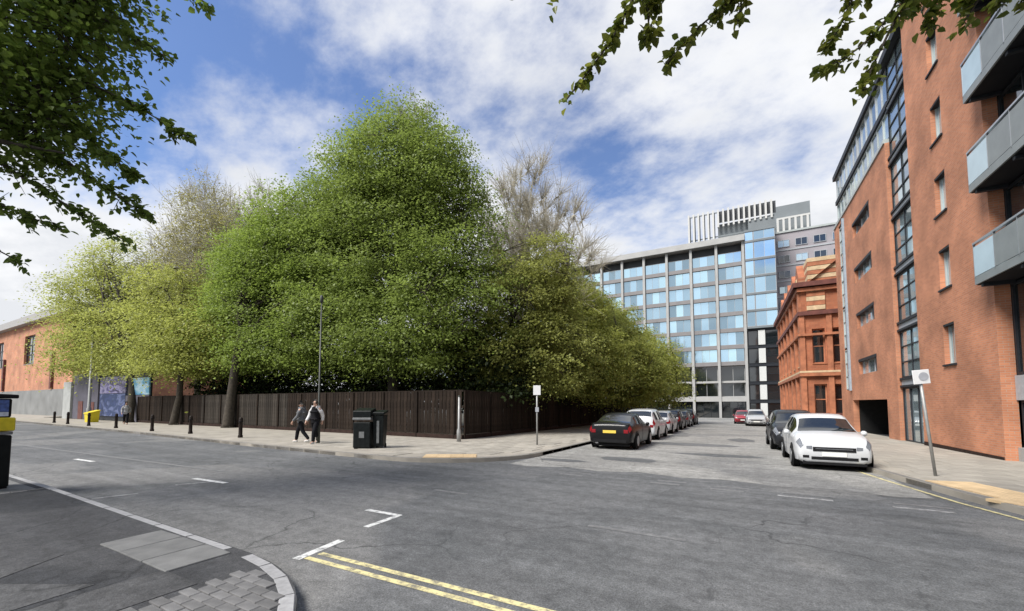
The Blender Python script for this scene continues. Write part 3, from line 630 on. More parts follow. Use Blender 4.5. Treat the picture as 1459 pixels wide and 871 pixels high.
# purple grey wall and the painted hoarding
pw = thing('rendered_wall', 'dark purple grey rendered wall with pale end pier beside the hoarding', 'wall')
boxpart('wall', 'purple_wall', pw, -65.8, -58.6, 16.6, 18, -.3, 5.0); boxpart('pier', 'concrete', pw, -68.2, -65.81, 16.4, 18, -.3, 4.2)
boxpart('doorway', 'terra_dark', pw, -63.9, -62.6, 16.55, 16.6, -.2, 2.0); boxpart('doorway', 'terra_dark', pw, -61.2, -59.4, 16.55, 16.6, -.2, 1.9)
def muralmat(name, cols, sc):
    m, n, l, b = newmat(name); tc = n.new('ShaderNodeTexCoord'); mp = n.new('ShaderNodeMapping'); mp.inputs['Scale'].default_value = (sc, 1, sc*1.9); l.new(tc.outputs['Object'], mp.inputs[0])
    nz = n.new('ShaderNodeTexNoise'); nz.inputs['Scale'].default_value = 1; nz.inputs['Detail'].default_value = 4; nz.inputs['Distortion'].default_value = 1.2; l.new(mp.outputs[0], nz.inputs[0])
    rp = n.new('ShaderNodeValToRGB'); l.new(nz.outputs[0], rp.inputs[0]); rp.color_ramp.interpolation = 'LINEAR'
    while len(rp.color_ramp.elements) < len(cols): rp.color_ramp.elements.new(.5)
    for i, c in enumerate(cols): rp.color_ramp.elements[i].position = .3+.4*i/(len(cols)-1); rp.color_ramp.elements[i].color = (*c, 1)
    l.new(rp.outputs[0], b.inputs['Base Color']); b.inputs['Roughness'].default_value = .6
muralmat('mural_violet', [(.03, .025, .06), (.09, .08, .20), (.30, .28, .44), (.05, .045, .11), (.36, .34, .42)], .55)
muralmat('mural_blue', [(.01, .015, .03), (.03, .05, .15), (.012, .03, .09), (.12, .15, .30), (.015, .03, .05)], .55)
muralmat('mural_teal', [(.05, .14, .28), (.12, .30, .42), (.35, .48, .55), (.08, .2, .35)], .5)
hd = thing('hoarding', 'painted hoarding of violet and blue panels under the trees at the far pavement', 'hoarding')
boxpart('panel', 'mural_violet', hd, -57.2, -51.0, 16.35, 16.45, 2.75, 4.4); boxpart('panel', 'mural_blue', hd, -57.2, -51.0, 16.35, 16.45, .5, 2.70)
boxpart('panel', 'mural_teal', hd, -49.9, -46.0, 16.35, 16.45, 2.55, 4.1); boxpart('panel', 'purple_wall', hd, -50.95, -46.0, 16.36, 16.45, -.2, 2.5); boxpart('frame', 'frame_dark', hd, -57.3, -46.0, 16.46, 16.6, -.3, 4.6)

def rebase(o, loc):
    o.location = loc
    for ch in o.children: ch.location = Vector(ch.location)-Vector(loc)
for o_, l_ in ((fl_, (7.2, 24, 0)), (te, (5.3, 43.2, 0)), (of, (-8, 85, -.9)), (gb, (13, 92, -1)), (lb, (-105, 20, 0)), (pw, (-62, 16.6, 0)), (hd, (-54, 16.4, 0))): rebase(o_, l_)

# ------------------------------------------------------------------ fences
bd = MB().box(-.105, .105, -.012, .012, 0, 2.12).mesh('fence_board', 'fence_wood', bevel=.004)
bg_ = MB().box(-.105, .105, -.012, .012, 0, 2.12).mesh('fence_board', 'fence_grey', bevel=.004)
def fence(label, a, b, pitch=.235, gap=None):
    a, b = Vector(a), Vector(b); d = b-a; L = d.length; d.normalize(); rz = math.atan2(d.y, d.x); n = int(L/pitch)
    f = thing('board_fence', label, 'fence', (a.x, a.y, gz(a.y)+KH), rz, 'dark timber fences round the trees')
    z = lambda s: gz((a+d*s).y)-gz(a.y)
    for i in range(n):
        s = (i+.5)*pitch; me = bg_ if (not gap is None and gap[0] < s < gap[1]) else bd
        inst(me, 'fence_board', f, (s, random.uniform(-.006, .006), z(s)+.22), scale=(1, 1, 1+random.uniform(-.012, .012)))
    pm = MB().box(-.05, .05, -.045, .03, 0, 2.36).mesh('post', 'fence_wood', bevel=.006)
    k = 0
    while k*2.4 <= L+.01: inst(pm, 'post', f, (k*2.4, -.03, z(k*2.4)-.02)); k += 1
    pl = MB().add([(0, -.07, -.1), (L, -.07, z(L)-.1), (L, -.07, z(L)+.2), (0, -.07, .2), (0, .06, -.1), (L, .06, z(L)-.1), (L, .06, z(L)+.2), (0, .06, .2)], [(0, 1, 2, 3), (4, 5, 6, 7), (3, 2, 6, 7)]); pl.build('plinth', 'plinth_brick', f)
    for h in (.55, 1.5, 2.28):
        MB().add([(0, .02, h), (L, .02, z(L)+h), (L, .02, z(L)+h+.1), (0, .02, h+.1), (0, .07, h), (L, .07, z(L)+h), (L, .07, z(L)+h+.1), (0, .07, h+.1)], [(0, 1, 2, 3), (4, 7, 6, 5), (3, 2, 6, 7), (0, 4, 5, 1)]).build('rail', 'fence_wood', f)
    return f
fence('dark board fence along the main road pavement under the big trees', (-48, 16.35), (-11.5, 16.1), gap=(11.5, 22.5))
fence('dark board fence running up the side street behind the parked cars', (-11.5, 16.2), (-11.5, 62))

# ------------------------------------------------------------------ trees
def leaf_quads(c, size, up, out, k_up=1.15, k_out=.6, aspect=.62):
    """one bent four-cornered leaf per centre"""
    n = len(c); nrm = rng.normal(size=(n, 3))*.6+np.array(up)*k_up+out*k_out
    nrm /= np.linalg.norm(nrm, axis=1, keepdims=True)+1e-9
    t = rng.normal(size=(n, 3)); t[:, 2] -= .5; t -= nrm*np.sum(t*nrm, 1, keepdims=True); t /= np.linalg.norm(t, axis=1, keepdims=True)+1e-9
    s = np.cross(nrm, t); L = (size*rng.uniform(.65, 1.3, n))[:, None]
    v = np.empty((n, 4, 3)); v[:, 0] = c-t*L*.5; v[:, 2] = c+t*L*.5-nrm*L*.12
    v[:, 1] = c+s*L*aspect*.5+nrm*L*.08; v[:, 3] = c-s*L*aspect*.5+nrm*L*.08
    return v.reshape(-1, 3), np.arange(n*4).reshape(n, 4)
def leaf_shapes(c, size, D):
    """near leaves: six corners, folded on the midrib, drooping tip"""
    n = len(c); nrm = rng.normal(size=(n, 3))*.55+np.array([0, 0, .9]); nrm /= np.linalg.norm(nrm, axis=1, keepdims=True)
    t = rng.normal(size=(n, 3))*.6+D*.7; t[:, 2] -= .55; t -= nrm*np.sum(t*nrm, 1, keepdims=True); t /= np.linalg.norm(t, axis=1, keepdims=True)+1e-9
    s = np.cross(nrm, t); L = (size*rng.uniform(.55, 1.25, n))[:, None]; w = rng.uniform(.30, .42, n)[:, None]
    v = np.empty((n, 6, 3)); v[:, 0] = c; v[:, 3] = c+t*L-nrm*L*.16
    v[:, 1] = c+t*L*.30+s*L*w+nrm*L*.10; v[:, 2] = c+t*L*.68+s*L*w*.72+nrm*L*.03; v[:, 5] = c+t*L*.30-s*L*w+nrm*L*.10; v[:, 4] = c+t*L*.68-s*L*w*.72+nrm*L*.03
    b = (np.arange(n)*6)[:, None]
    return v.reshape(-1, 3), np.concatenate([b+np.array([[0, 1, 2, 3]]), b+np.array([[0, 3, 4, 5]])])
def tubes_np(segs, n=4):
    """many thin tapered twigs: segs rows are (p, q, r0, r1)"""
    P = np.array([s[0] for s in segs], float); Q = np.array([s[1] for s in segs], float); r0 = np.array([s[2] for s in segs])[:, None]; r1 = np.array([s[3] for s in segs])[:, None]
    d = Q-P; d /= np.linalg.norm(d, axis=1, keepdims=True)+1e-9
    h = np.where(np.abs(d[:, 2:3]) > .9, np.array([[1., 0, 0]]), np.array([[0, 0, 1.]])); a = np.cross(d, h); a /= np.linalg.norm(a, axis=1, keepdims=True); b = np.cross(d, a)
    V = []
    for k in range(n):
        o = a*math.cos(2*math.pi*k/n)+b*math.sin(2*math.pi*k/n); V += [P+o*r0, Q+o*r1]
    V = np.stack(V, 1); m = len(segs); base = (np.arange(m)*2*n)[:, None]
    F = np.concatenate([base+np.array([[2*k, 2*((k+1) % n), 2*((k+1) % n)+1, 2*k+1]]) for k in range(n)])
    return V.reshape(-1, 3), F
def curve_pts(a, b, n, sag=.0, wob=.06):
    a, b = np.array(a, float), np.array(b, float); L = np.linalg.norm(b-a); out = []
    w1, w2 = rng.normal(size=3)*wob*L, rng.normal(size=3)*wob*L
    for i in range(n+1):
        t = i/n; p = a+(b-a)*t+w1*math.sin(math.pi*t)*.6+w2*math.sin(2*math.pi*t)*.35; p[2] += sag*L*math.sin(math.pi*t); out.append(p)
    return out
def tree(name, label, base, trunk_top, tr, lobes, clumps, lpc, leaf, lmat, cr=.9, bark='bark', twigs=0, twig_len=2.2, inner=.5, group='trees behind the fence', limbs=30, flat=.30, gaps=.0, zmin=1.6):
    """base (x,y); lobes (dx,dy,z,rx,ry,rz) relative to the base; leaf clumps hang on limbs spread through the lobes"""
    bx, by = base; bz = gz(by)+KH
    root = thing(name, label, 'tree', (bx, by, bz), 0, group)
    lob = np.array(lobes, float); vol = (lob[:, 3]*lob[:, 4]*lob[:, 5])**(.72); pr = vol/vol.sum()
    C, O = [], []
    gapc = [(lob[rng.integers(len(lob)), :3]+rng.normal(size=3)*lob[0, 3]*.6, rng.uniform(.5, 1.3)) for _ in range(int(gaps))]
    while len(C) < clumps:
        L = lob[rng.choice(len(lob), p=pr)]; d = rng.normal(size=3); d /= np.linalg.norm(d)
        r = inner+(1-inner)*rng.random()**.55
        r *= 1+.13*math.sin(3.1*d[0]+5*d[2]+L[0])*math.cos(4.3*d[1]-2*d[2])+rng.normal()*.035
        p = L[:3]+d*r*L[3:]
        if p[2] < zmin: continue
        if any(np.linalg.norm(p-g) < s for g, s in gapc): continue
        C.append(p); O.append(d)
    C, O = np.array(C), np.array(O)
    # trunk and limbs
    tb = MB(); tp = [np.array([0, 0, -.1]), np.array([0, 0, .25])]+curve_pts((0, 0, .25), (lob[0, 0]*.4, lob[0, 1]*.4, trunk_top), 5, 0, .025)[1:]
    tb.tube(tp, [tr*1.45, tr*1.08]+[tr*(1-.6*i/5) for i in range(1, 6)], 10).build('trunk', bark, root, smooth=True)
    segs = []; heads = []
    for k in range(limbs):
        t = C[rng.integers(len(C))]; s0 = .25+.75*rng.random(); st = tp[2]*(1-s0)+tp[-1]*s0
        if t[2] < st[2]: st = tp[2]*.5+tp[-1]*.5
        cp = curve_pts(st, t, 5, .06, .07); rr = tr*.42*rng.uniform(.6, 1.1)
        for i in range(5): segs.append((cp[i], cp[i+1], rr*(1-i/5)+.012, rr*(1-(i+1)/5)+.012))
        heads += cp[2:]
    H = np.array(heads)
    for c in C[rng.permutation(len(C))[:min(len(C), 420)]]:
        h = H[np.argmin(np.sum((H-c)**2, 1))]; segs.append((h, c, .03, .01))
    for k in range(twigs):
        j = rng.integers(len(C)); p = C[j]; d = O[j]*.6+rng.normal(size=3)*.45+np.array([0, 0, .75]); d /= np.linalg.norm(d); L = twig_len*rng.uniform(.4, 1.1)
        q = p+d*L; q2 = q+(d+rng.normal(size=3)*.3)*L*.5; segs += [(p-d*L*.4, q, .017, .011), (q, q2, .011, .005)]
        for _ in range(3):
            e = d+rng.normal(size=3)*.6; u = p+d*L*rng.random(); segs.append((u, u+e*L*.45, .010, .004))
    V, F = tubes_np(segs); me = npmesh('limbs', V, F, 'twig' if twigs else bark); o = inst(me, 'limbs', root); o['kind'] = 'stuff'
    if lpc:
        ct = np.repeat(C, lpc, 0); oo = np.repeat(O, lpc, 0); n = len(ct); sc = np.repeat(rng.uniform(.6, 1.25, len(C)), lpc)[:, None]
        q = rng.normal(size=(n, 3))*.5; q[:, 2] *= flat
        q[:, 2] -= .18*np.sum(q[:, :2]**2, 1)*2
        V, F = leaf_quads(ct+q*cr*sc, leaf, (0, 0, 1), oo); o = inst(npmesh('crown', V, F, lmat), 'crown', root); o['kind'] = 'stuff'
    return root
# the great lime in the middle: broad skirts, conical head
tree('lime_tree', 'tallest broad green tree with conical crown in the middle of the row', (-20.4, 20.4), 15, .42,
     [(0, 0, 8.6, 6.8, 4.6, 4.9), (-.9, 0, 12.6, 6.8, 4.6, 5.0), (-1.0, 0, 16.4, 5.9, 4.2, 4.4), (-.2, 0, 19.6, 4.1, 3.0, 3.1), (-.4, 0, 18.2, 5.3, 3.6, 3.4), (5.2, -.5, 8.3, 4.2, 3.6, 4.6), (-4.6, -1.2, 7.4, 4.4, 3.2, 3.9), (2.5, -2.2, 6.2, 4.8, 2.6, 2.6), (4.6, .6, 12.6, 3.4, 3.0, 4.2), (-5.6, 0, 12.3, 3.9, 3.2, 4.2), (-4.9, 0, 15.4, 3.9, 3.0, 3.6), (3.4, 0, 16.0, 3.4, 3.0, 3.6)],
     2050, 112, .17, 'leaf_green', 1.5, gaps=9, zmin=3.3)
tree('lime_tree', 'bright green rounded tree left of the tallest one', (-31.56, 15.75), 11, .34,
     [(-0.84, 3.15, 9.2, 6.0, 3.8, 5.2), (1.96, 3.15, 13.2, 4.8, 3.2, 4.4), (-4.84, 3.15, 7.6, 4.6, 3.2, 4.2), (2.06, 1.95, 5.8, 5.2, 2.4, 2.4), (5.56, 3.55, 10.0, 3.8, 3, 5.2), (-3.04, 3.15, 11.8, 4.0, 3, 4.2), (3.2, 3.2, 14.6, 4.4, 3.2, 4.2), (-1.6, 3.2, 13.2, 4.2, 3.0, 3.8)],
     1350, 104, .17, 'leaf_bright', 1.45, gaps=9, zmin=4.4)
tree('field_maple', 'yellow green tree leaning over the far pavement at the left end of the row', (-48.03, 15.75), 11, .32,
     [(-10.97, 1.85, 10.0, 7.0, 4.4, 5.2), (-13.97, 1.35, 13.5, 5.5, 3.6, 4.6), (-3.47, 1.25, 8.4, 6.4, 3.8, 3.9), (-16.47, 0.65, 8.0, 4.5, 2.8, 3.2), (-5.47, 0.25, 6.6, 7, 2.2, 2.0), (-8.9, 1.8, 15.6, 5.4, 3.4, 4.6), (-13.5, 1.4, 13.2, 4.6, 3.0, 4.4)],
     760, 80, .20, 'leaf_yellow', 1.9, gaps=44, zmin=4.2)
tree('ash_tree', 'half bare tree with buff new leaves behind the yellow green one', (-46.5, 20.6), 14, .30,
     [(0, 0, 17.0, 5.4, 3.6, 6.4), (-4.6, 0, 15.0, 4.8, 3.4, 5.6), (4.4, 0, 15.5, 5.2, 3, 6.6), (-1, 0, 21.5, 3.6, 2.4, 3.4), (-8.0, 0, 12.5, 3.8, 3, 4.4)],
     900, 40, .19, 'leaf_olive', 1.6, 'bark_pale', twigs=2400, twig_len=1.4, inner=.2)
tree('lime_tree', 'yellow green tree with a visible trunk between the hoarding and the bright round tree', (-39.56, 15.75), 9.5, .26,
     [(-1.94, 1.45, 7.6, 5.4, 3.4, 4.0), (-4.54, 1.45, 10.6, 4.6, 3.2, 3.8), (1.46, 1.45, 6.6, 4.6, 3, 3.4), (-1.94, 0.65, 4.9, 5.4, 2.2, 2.0)],
     560, 84, .19, 'leaf_yellow', 1.6, gaps=16, zmin=4.3)
tree('ash_tree', 'leafless pale twiggy tree behind the left of the tall tree', (-42.0, 25.5), 16, .28, [(0, 0, 19.5, 4.6, 3.6, 5.4), (2.6, 0, 16, 3.6, 3, 5)], 160, 6, .16, 'leaf_olive', 1.2, 'bark_pale', twigs=2400, twig_len=1.5, inner=.15)
tree('ash_tree', 'bare grey tree top showing above the tip of the tallest tree', (-25.2, 26.4), 22, .24, [(0, 0, 27.0, 1.9, 1.6, 2.4)], 60, 22, .16, 'leaf_ever', .7, 'bark', twigs=200, twig_len=.8, inner=.15)
tree('ash_tree', 'leafless pale twiggy tree rising right of the tallest tree', (-15.6, 30.2), 14, .30, [(0, 0, 16.8, 4.2, 3.6, 5.6), (2.6, 0, 13.5, 4.4, 3.4, 5.0), (-1.6, 0, 13, 3.4, 3, 5)], 200, 5, .16, 'leaf_olive', 1.2, 'bark_pale', twigs=3600, twig_len=1.5, inner=.12)
tree('field_maple', 'olive green tree overhanging the corner fence right of the tallest tree', (-13.0, 22.8), 8, .26,
     [(1.2, 0, 7.2, 3.4, 3.0, 4.4), (2.6, .8, 9.8, 2.0, 2.2, 3.0), (-.6, 0, 5.2, 3.6, 2.6, 3.0), (3.4, .6, 5.0, 2.6, 2.4, 2.9)],
     760, 76, .16, 'leaf_olivegreen', .95, gaps=6)
tree('field_maple', 'pale yellow green tree overhanging the side street fence', (-12.9, 29.5), 8, .24,
     [(1.6, 0, 7.0, 3.2, 3.2, 4.6), (3.4, .6, 5.2, 3.0, 2.8, 3.2), (1.8, 2.6, 8.8, 2.8, 2.8, 3.6), (.6, 3.0, 11.2, 2.4, 2.4, 2.2)],
     900, 80, .165, 'leaf_yellow', 1.0, gaps=4)
tree('field_maple', 'yellow green tree standing over the white car in the left row', (-12.6, 37.0), 8, .24,
     [(2.2, 0, 6.6, 3.8, 3.4, 4.6), (4.4, .6, 4.8, 3.0, 3.2, 2.9), (1.6, 2.0, 9.0, 2.8, 2.8, 3.0)],
     900, 76, .185, 'leaf_yellow', 1.1, gaps=3)
tree('field_maple', 'farthest yellow green tree of the row, in front of the offices', (-12.2, 47.0), 7.5, .24,
     [(2.4, 0, 6.2, 4.4, 3.6, 4.4), (5.0, .4, 4.6, 2.7, 3.2, 2.9), (1.2, 3.0, 8.0, 3.4, 3.2, 2.9)],
     800, 72, .21, 'leaf_yellow', 1.25, gaps=2)
# dark shrubs added for the gloom under the crowns, hiding the bright sky
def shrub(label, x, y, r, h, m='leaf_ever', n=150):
    tree('filler_shrub', label, (x, y), h*.5, .09, [(0, 0, h*.55, r, r*.7, h*.5)], n, 40, .26, m, .9, limbs=8, inner=.3, group='filler shrubs behind the fence')
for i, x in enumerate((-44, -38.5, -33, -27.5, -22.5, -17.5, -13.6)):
    shrub(('first', 'second', 'third', 'fourth', 'fifth', 'sixth', 'seventh')[i]+' dark filler shrub from the hoarding, behind the main road fence', x, 22.2+.8*(i % 2), 3.7, 6.4+.5*(i % 3), n=210)
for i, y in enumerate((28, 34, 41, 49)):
    shrub(('nearest', 'second', 'third', 'farthest')[i]+' dark filler shrub behind the side street fence', -15.0, y, 3.6, 6.0, n=200)

# the trees over the camera: boughs with side twigs, leaf by leaf
def bough_tree(name, label, base, trunk_top, tr, boughs, leaf, lmat, crown_lobes=(), nc=0, lpc=0):
    """boughs: (list of points from limb to tip, side twig length, twigs per metre, leaves per twig)"""
    bx, by = base; root = thing(name, label, 'tree', (bx, by, KH), 0, 'trees over the near pavement'); O = np.array([bx, by, KH])
    tp = curve_pts((0, 0, .25), (0, 0, trunk_top), 5, 0, .02)
    MB().tube([np.array([0, 0, -.1])]+tp, [tr*1.5]+[tr*(1-.5*i/5) for i in range(6)], 12).build('trunk', 'bark', root, smooth=True)
    segs = []; C = []; D = []
    for pts, tl, tpm, lpt in boughs:
        P = [np.array(p, float)-O for p in pts]; Q = []
        for a, b in zip(P, P[1:]):
            k = max(2, int(np.linalg.norm(b-a)/.25)); Q += [a+(b-a)*i/k for i in range(k)]
        Q.append(P[-1]); Q = np.array(Q)
        for _ in range(3): Q[1:-1] = (Q[:-2]+2*Q[1:-1]+Q[2:])/4
        n = len(Q); s = np.linspace(1, 0, n); r = .010+.035*s**1.5*min(1, len(pts)/4)
        st = tp[3]
        segs.append((st, Q[0], .07, r[0]))
        for i in range(n-1): segs.append((Q[i], Q[i+1], r[i], r[i+1]))
        for i in range(n-1):
            d = Q[i+1]-Q[i]; L = np.linalg.norm(d); d = d/(L+1e-9)
            for _ in range(rng.poisson(tpm*L)):
                e = d*.8+rng.normal(size=3)*.75; e[2] -= .25; e /= np.linalg.norm(e); l_ = tl*rng.uniform(.35, 1.1)*(.35+.65*s[i]); a = Q[i]+d*L*rng.random(); b = a+e*l_; b[2] -= .1*l_
                segs.append((a, b, .006, .003))
                for k in range(lpt):
                    t = (k+.5+rng.uniform(-.3, .3))/lpt; C.append(a+(b-a)*t+rng.normal(size=3)*.028); D.append(e)
        for k in range(6): C.append(Q[-1]+rng.normal(size=3)*.05); D.append(d)
    if nc:
        lob = np.array(crown_lobes, float)
        for _ in range(nc):
            L = lob[rng.integers(len(lob))]; d = rng.normal(size=3); d /= np.linalg.norm(d); p = L[:3]-O+d*L[3:]*(.35+.65*rng.random()**.5)
            segs.append((p-d*.5, p, .012, .006)); q = rng.normal(size=(lpc, 3))*np.array([.30, .30, .17])
            C += list(p+q); D += [d]*lpc
        for _ in range(14):
            L = lob[rng.integers(len(lob))]; e = L[:3]-O+rng.normal(size=3)*L[3:]*.4; cp = curve_pts(tp[4], e, 4, .05, .05)
            for i in range(4): segs.append((cp[i], cp[i+1], .09*(1-i/4)+.015, .09*(1-(i+1)/4)+.015))
    V, F = tubes_np(segs, 5); o = inst(npmesh('limbs', V, F, 'bark', True), 'limbs', root); o['kind'] = 'stuff'
    V, F = leaf_shapes(np.array(C), leaf, np.array(D)); o = inst(npmesh('crown', V, F, lmat), 'crown', root); o['kind'] = 'stuff'
    return root
LB = [([(-11.6, 1.6, 10.2), (-10.2, 2.4, 9.9), (-8.9, 3.1, 9.5), (-8.23, 3.48, 9.02)], .55, 16, 9), ([(-11.6, 1.6, 9.4), (-10.1, 2.45, 8.9), (-8.86, 3.13, 8.01)], .6, 18, 9),
      ([(-11.6, 1.5, 8.2), (-10.4, 2.3, 7.7), (-9.3, 2.9, 7.1), (-8.46, 3.35, 6.5)], .55, 17, 9), ([(-11.6, 1.5, 7.6), (-10.4, 2.3, 6.9), (-9.25, 2.91, 5.79)], .6, 18, 9),
      ([(-11.6, 1.5, 6.9), (-10.5, 2.2, 6.2), (-9.7, 2.65, 5.6), (-9.06, 3.02, 5.09)], .55, 17, 9), ([(-11.8, 1.4, 6.4), (-10.6, 2.15, 5.5), (-9.32, 2.88, 4.6)], .5, 16, 8),
      ([(-12.0, 1.3, 5.8), (-11.2, 1.8, 5.2), (-10.29, 2.35, 4.8)], .5, 16, 8), ([(-12.2, 1.2, 5.1), (-11.5, 1.6, 4.6), (-10.9, 2.01, 4.22)], .4, 12, 7), ([(-11.8, 1.5, 10.8), (-10.3, 2.4, 10.6), (-9.2, 2.9, 10.2), (-8.6, 3.2, 9.7)], .6, 16, 9)]
bough_tree('street_tree', 'dark leafy street tree hanging into the top left of the view', (-12.6, -.4), 7.5, .24, LB, .115, 'leaf_near',
           [(-11.6, 1.3, 8.0, 1.5, 1.4, 1.9), (-10.9, 1.7, 9.6, 1.7, 1.4, 1.5), (-12.2, -.2, 9.5, 2.4, 2.0, 2.6), (-10.7, 2.1, 6.9, 1.0, .8, 1.1), (-10.5, 2.2, 8.6, 1.2, .8, 1.3), (-10.3, 2.3, 9.6, 1.1, .8, .9), (-13.5, -1.8, 9.0, 3.2, 2.6, 3.0), (-10.2, -1.6, 10.0, 2.6, 2.0, 2.4)], 850, 24)  # out-of-view lobes behind and left are added to shade the near pavement
RB = [([(.6, 2.2, 8.6), (-.3, 4.2, 7.7), (-.95, 4.95, 6.75), (-1.23, 4.80, 6.23), (-1.46, 4.67, 5.86), (-1.73, 4.52, 5.46)], .20, 20, 5), ([(-.3, 4.2, 7.7), (-.85, 4.98, 6.9), (-.81, 5.03, 6.25)], .26, 22, 5),
      ([(1.4, 2.6, 8.8), (.7, 4.8, 7.7), (.2, 5.57, 6.75), (-.15, 5.39, 6.59), (-.35, 5.28, 6.32), (-.63, 5.13, 5.95)], .20, 19, 5), ([(.7, 4.8, 7.7), (.22, 5.6, 6.9), (.16, 5.55, 6.5)], .28, 24, 5),
      ([(-.4, 2.6, 8.6), (-1.3, 4.0, 7.5), (-1.85, 4.46, 6.80)], .22, 14, 4), ([(-.4, 2.6, 8.6), (-1.7, 4.0, 7.4), (-2.26, 4.23, 6.86)], .2, 10, 4),
      ([(2.2, 3.0, 8.8), (1.9, 5.4, 7.8), (1.5, 6.3, 6.95), (1.34, 6.21, 6.59), (1.13, 6.09, 6.16)], .22, 18, 5), ([(2.6, 3.0, 8.8), (2.3, 5.6, 7.7), (1.95, 6.5, 6.75), (1.63, 6.37, 6.23), (1.06, 6.05, 5.86)], .24, 18, 5),
      ([(2.3, 5.6, 7.7), (1.9, 6.45, 6.5), (1.66, 6.38, 6.09), (1.48, 6.28, 5.58)], .22, 18, 5), ([(2.9, 3.2, 8.8), (2.7, 5.8, 7.6), (2.35, 6.7, 6.8), (2.2, 6.68, 6.42)], .3, 26, 6),
      ([(3.4, 3.4, 8.8), (3.2, 6.2, 7.6), (2.8, 7.0, 6.75), (2.62, 6.94, 6.48)], .3, 26, 6), ([(3.8, 3.6, 8.8), (3.6, 6.6, 7.7), (3.24, 7.24, 6.7)], .32, 26, 6), ([(3.0, 3.2, 8.8), (3.0, 6.0, 7.7), (2.55, 6.85, 6.75)], .3, 26, 6),
      ([(2.6, 3.2, 8.8), (2.5, 6.0, 7.6), (2.1, 6.6, 6.75)], .34, 34, 7), ([(3.2, 3.4, 8.8), (3.0, 6.2, 7.6), (2.7, 6.95, 6.85)], .34, 34, 7), ([(3.6, 3.6, 8.8), (3.4, 6.4, 7.7), (3.05, 7.12, 6.75)], .34, 34, 7), ([(2.0, 3.2, 8.8), (1.9, 5.6, 7.7), (1.62, 6.4, 6.85)], .32, 28, 6), ([(1.0, 3.2, 8.6), (.6, 5.2, 7.6), (.05, 5.5, 6.75)], .30, 26, 6), ([(.2, 3.2, 8.6), (-.4, 4.8, 7.6), (-.75, 5.05, 6.7)], .30, 26, 6)]
bough_tree('street_tree', 'street tree whose sprigs of spring leaves hang into the top of the view', (3.4, -1.8), 7.2, .22, RB, .105, 'leaf_spring',
           [(2.2, .6, 9.6, 2.4, 2.2, 1.4), (3.6, -.6, 10.4, 2.4, 2.2, 1.8)], 90, 22)

# ------------------------------------------------------------------ cars
def catmull(P, sub):
    """smooth rows of control points along axis 0"""
    P = np.asarray(P, float); out = []
    for i in range(len(P)-1):
        p0, p1, p2, p3 = P[max(i-1, 0)], P[i], P[i+1], P[min(i+2, len(P)-1)]
        for k in range(sub):
            t = k/sub; out.append(.5*((2*p1)+(-p0+p2)*t+(2*p0-5*p1+4*p2-p3)*t*t+(-p0+3*p1-3*p2+p3)*t**3))
    out.append(P[-1]); return np.array(out)
PROFILE = {
 # y, bottom, half width, belt height, top height, half width at top   (nose at +y)
 'hatchback': [(-1.97, .32, .74, .66, .84, .64), (-1.93, .25, .79, .76, .98, .68), (-1.82, .22, .83, .86, 1.12, .64), (-1.60, .20, .85, .94, 1.37, .60), (-1.1, .18, .86, .95, 1.48, .58), (-.3, .17, .865, .94, 1.51, .58), (.25, .17, .865, .92, 1.46, .57), (.62, .17, .865, .91, 1.26, .61), (1.0, .17, .865, .89, 1.03, .70), (1.35, .18, .86, .87, .98, .72), (1.65, .18, .85, .82, .92, .72), (1.86, .19, .82, .76, .85, .70), (1.97, .22, .78, .68, .76, .68), (2.02, .27, .73, .60, .66, .64)],
 'saloon': [(-2.26, .34, .76, .70, .88, .66), (-2.21, .27, .82, .80, 1.00, .71), (-2.05, .24, .87, .88, 1.05, .72), (-1.65, .21, .89, .92, 1.08, .71), (-1.2, .19, .90, .93, 1.27, .63), (-.75, .18, .90, .94, 1.42, .58), (-.2, .17, .90, .93, 1.445, .58), (.3, .17, .90, .91, 1.40, .58), (.72, .17, .90, .90, 1.19, .63), (1.1, .17, .90, .88, 1.0, .71), (1.5, .18, .89, .84, .94, .73), (1.9, .19, .87, .77, .86, .71), (2.17, .22, .82, .68, .75, .68), (2.25, .28, .75, .58, .64, .62)],
 'estate': [(-2.2, .34, .78, .72, .92, .66), (-2.15, .27, .83, .84, 1.12, .68), (-2.02, .24, .87, .94, 1.32, .65), (-1.78, .21, .88, .98, 1.52, .62), (-1.1, .19, .89, .99, 1.60, .60), (-.3, .18, .89, .97, 1.62, .60), (.3, .17, .89, .96, 1.56, .60), (.72, .17, .89, .95, 1.32, .63), (1.1, .17, .89, .94, 1.09, .72), (1.5, .18, .88, .90, 1.02, .73), (1.85, .19, .86, .82, .92, .71), (2.08, .22, .81, .72, .80, .68), (2.16, .28, .74, .62, .68, .62)]}
GREEN = {'hatchback': (2.6, 5.6, 8.3, 3), 'saloon': (3.6, 5.6, 8.8, 3), 'estate': (2.4, 5.4, 8.3, 3)}    # rear glass from, to; windscreen to
def car_surface(kind):
    rows = []
    for y, zb, w, zs, zt, wt in PROFILE[kind]:
        zm = zb+(zs-zb)*.5
        half = [(0, zb), (w*.80, zb), (w*.965, zb+.07), (w*1.0, zm), (w*.985, zs-.06), (w*.955, zs), (wt+(w*.955-wt)*.06, zs+(zt-zs)*.93), (wt*.86, zt-.004), (wt*.45, zt+.012), (0, zt+.016)]
        rows.append([(x, y, z) for x, z in half])
    return catmull(np.array(rows), 4)       # (rows*4+1, 10, 3)
